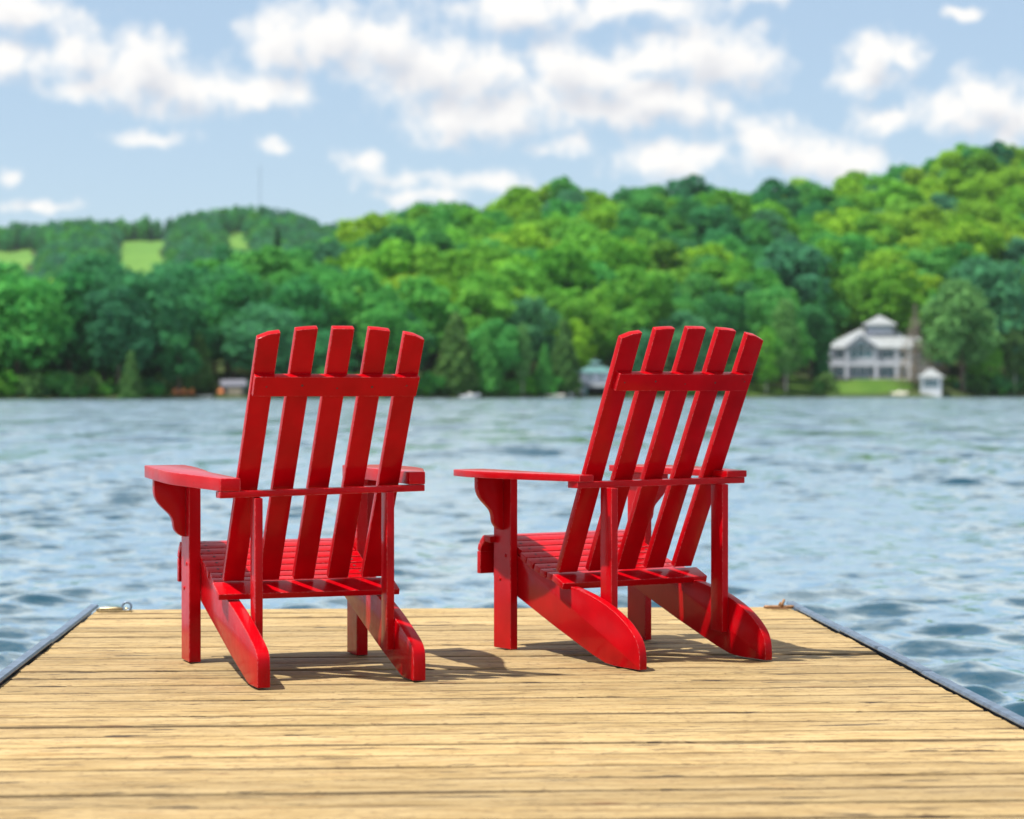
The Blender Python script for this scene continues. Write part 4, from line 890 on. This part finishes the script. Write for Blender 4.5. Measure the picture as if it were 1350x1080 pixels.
# --- boats
def boat(px, L_, beam, hh, rz, label, mat, inner, name='motorboat', cabin=False, off=2.5, z0=None, tilt=0, cat='boat'):
    a = (px - 675) / FPX; y = shore_y(a) - off; x = a * y
    e = empty(name, (x, y, WATER_Z - .06 if z0 is None else z0), rz); e.rotation_euler = (0, tilt, rz); tag(e, label, cat)
    bm = bmesh.new(); rings = []; n = 9
    for i in range(n):
        t = i / (n - 1); w = beam / 2 * (1 - max(0, (t - .45) / .55) ** 2.2) * (.86 + .14 * min(1, t * 4)); w = max(w, .02); sh = hh * (1 + .28 * t * t); kz = hh * .55 * max(0, (t - .6) / .4) ** 2
        X = -L_ / 2 + t * L_
        rings.append([bm.verts.new(p) for p in ((X, -w, sh), (X, -w * .9, sh * .45 + kz * .4), (X, 0, kz - .12), (X, w * .9, sh * .45 + kz * .4), (X, w, sh), (X, w * .82, sh - .05), (X, 0, sh * .62), (X, -w * .82, sh - .05))])
    for p, q in zip(rings, rings[1:]):
        for j in range(8): bm.faces.new((p[j], q[j], q[(j + 1) % 8], p[(j + 1) % 8]))
    bm.faces.new(rings[0][::-1]); bm.faces.new(rings[-1])
    link('hull', bm_mesh(bm, 'hull', True), mat, e)
    if cabin:
        link('console', box_me(-L_ * .12, L_ * .08, -beam * .28, beam * .28, hh * .62, hh + .42, .03), inner, e)
        poly_part('windshield', e, GLASS, [(L_ * .09, -beam * .3, hh + .15), (L_ * .09, beam * .3, hh + .15), (L_ * .02, beam * .26, hh + .62), (L_ * .02, -beam * .26, hh + .62), (L_ * .07, -beam * .3, hh + .15), (L_ * .07, beam * .3, hh + .15), (L_ * .0, beam * .26, hh + .62), (L_ * .0, -beam * .26, hh + .62)], [(0, 1, 2, 3), (7, 6, 5, 4), (3, 2, 6, 7), (0, 4, 5, 1), (1, 5, 6, 2), (0, 3, 7, 4)])
        link('outboard_motor', box_me(-L_ / 2 - .28, -L_ / 2 + .02, -.16, .16, hh * .3, hh + .3, .04), SLATE, e)
    else:
        for k in (-.22, .1): link('thwart', box_me(L_ * k - .1, L_ * k + .1, -beam * .38, beam * .38, hh * .72, hh * .76), inner, e)
boat(620, 3.7, 1.5, .62, math.radians(14), 'white motorboat moored under the broad pale cedar', WHITE, CREAM, cabin=True, tilt=-.07)
boat(732, 3.5, 1.5, .6, math.radians(5), 'cream motorboat moored just off the boathouse slipway', CREAM, WHITE, cabin=True, off=1.5)
boat(752.5, 1.7, .8, .55, math.radians(20), 'small dark runabout between the cream boat and the boathouse', SLATE, WHITE, cabin=True, off=1.5)
boat(1186, 3.3, 1.5, .95, math.radians(-5), 'cream covered boat at the lawn edge below the lake house', CREAM, CREAM, cabin=True, off=1.0)
boat(269, 2.7, 1.2, .5, math.radians(2), 'pale grey rowboat between the orange chairs and the tan hut', simple('pale_grey_paint', (.50, .49, .46), .6, .1, 3), TAN, 'rowboat', off=.8)
boat(784, 1.3, .9, .5, math.radians(90), 'small red boat parked in the boathouse opening', simple('red_gelcoat', (.45, .06, .08), .4, .1, 3), WHITE, off=-1.6, cat='boat')
# --- radio mast on the far hill
my = 1366; mx_ = (343 - 675) / FPX * my; mz = float(far_z(mx_, my)); mh = CAMH + (HOR - 218) / FPX * my - mz
K = empty('radio_mast', (mx_, my, mz)); tag(K, 'thin grey radio mast on the crest of the far hill', 'mast')
bm = bmesh.new()
for k in range(3): a = k * 2.094; tube_bm(bm, [(math.cos(a) * .5, math.sin(a) * .5, 0), (math.cos(a) * .35, math.sin(a) * .35, mh)], [.05, .05], 5)
link('mast_legs', bm_mesh(bm, 'mast_legs'), STEEL, K)
bm = bmesh.new()
for k in range(int(mh / 1.4)):
    a = (k % 3) * 2.094; b = a + 2.094; z = k * 1.4; tube_bm(bm, [(math.cos(a) * .45, math.sin(a) * .45, z), (math.cos(b) * .45, math.sin(b) * .45, z + 1.4)], [.03, .03], 4)
o = link('lattice', bm_mesh(bm, 'lattice'), STEEL, K); o['kind'] = 'stuff'

# ------------------------------------------------------------------ summer air over the lake
hz_m = bpy.data.materials.new('haze'); hz_m.use_nodes = True; nt_ = hz_m.node_tree; nt_.nodes.clear()
vo_ = nt_.nodes.new('ShaderNodeVolumePrincipled'); vo_.inputs['Color'].default_value = (.80, .92, 1.0, 1); vo_.inputs['Density'].default_value = 0.000045; vo_.inputs['Anisotropy'].default_value = 0.2
ou_ = nt_.nodes.new('ShaderNodeOutputMaterial'); nt_.links.new(vo_.outputs[0], ou_.inputs['Volume'])
tag(link('haze', box_me(-2600, 2600, -330, 1850, -60, 190, 0, 'haze'), hz_m), 'thin summer haze lying over the lake and hills', 'haze', None, 'stuff')
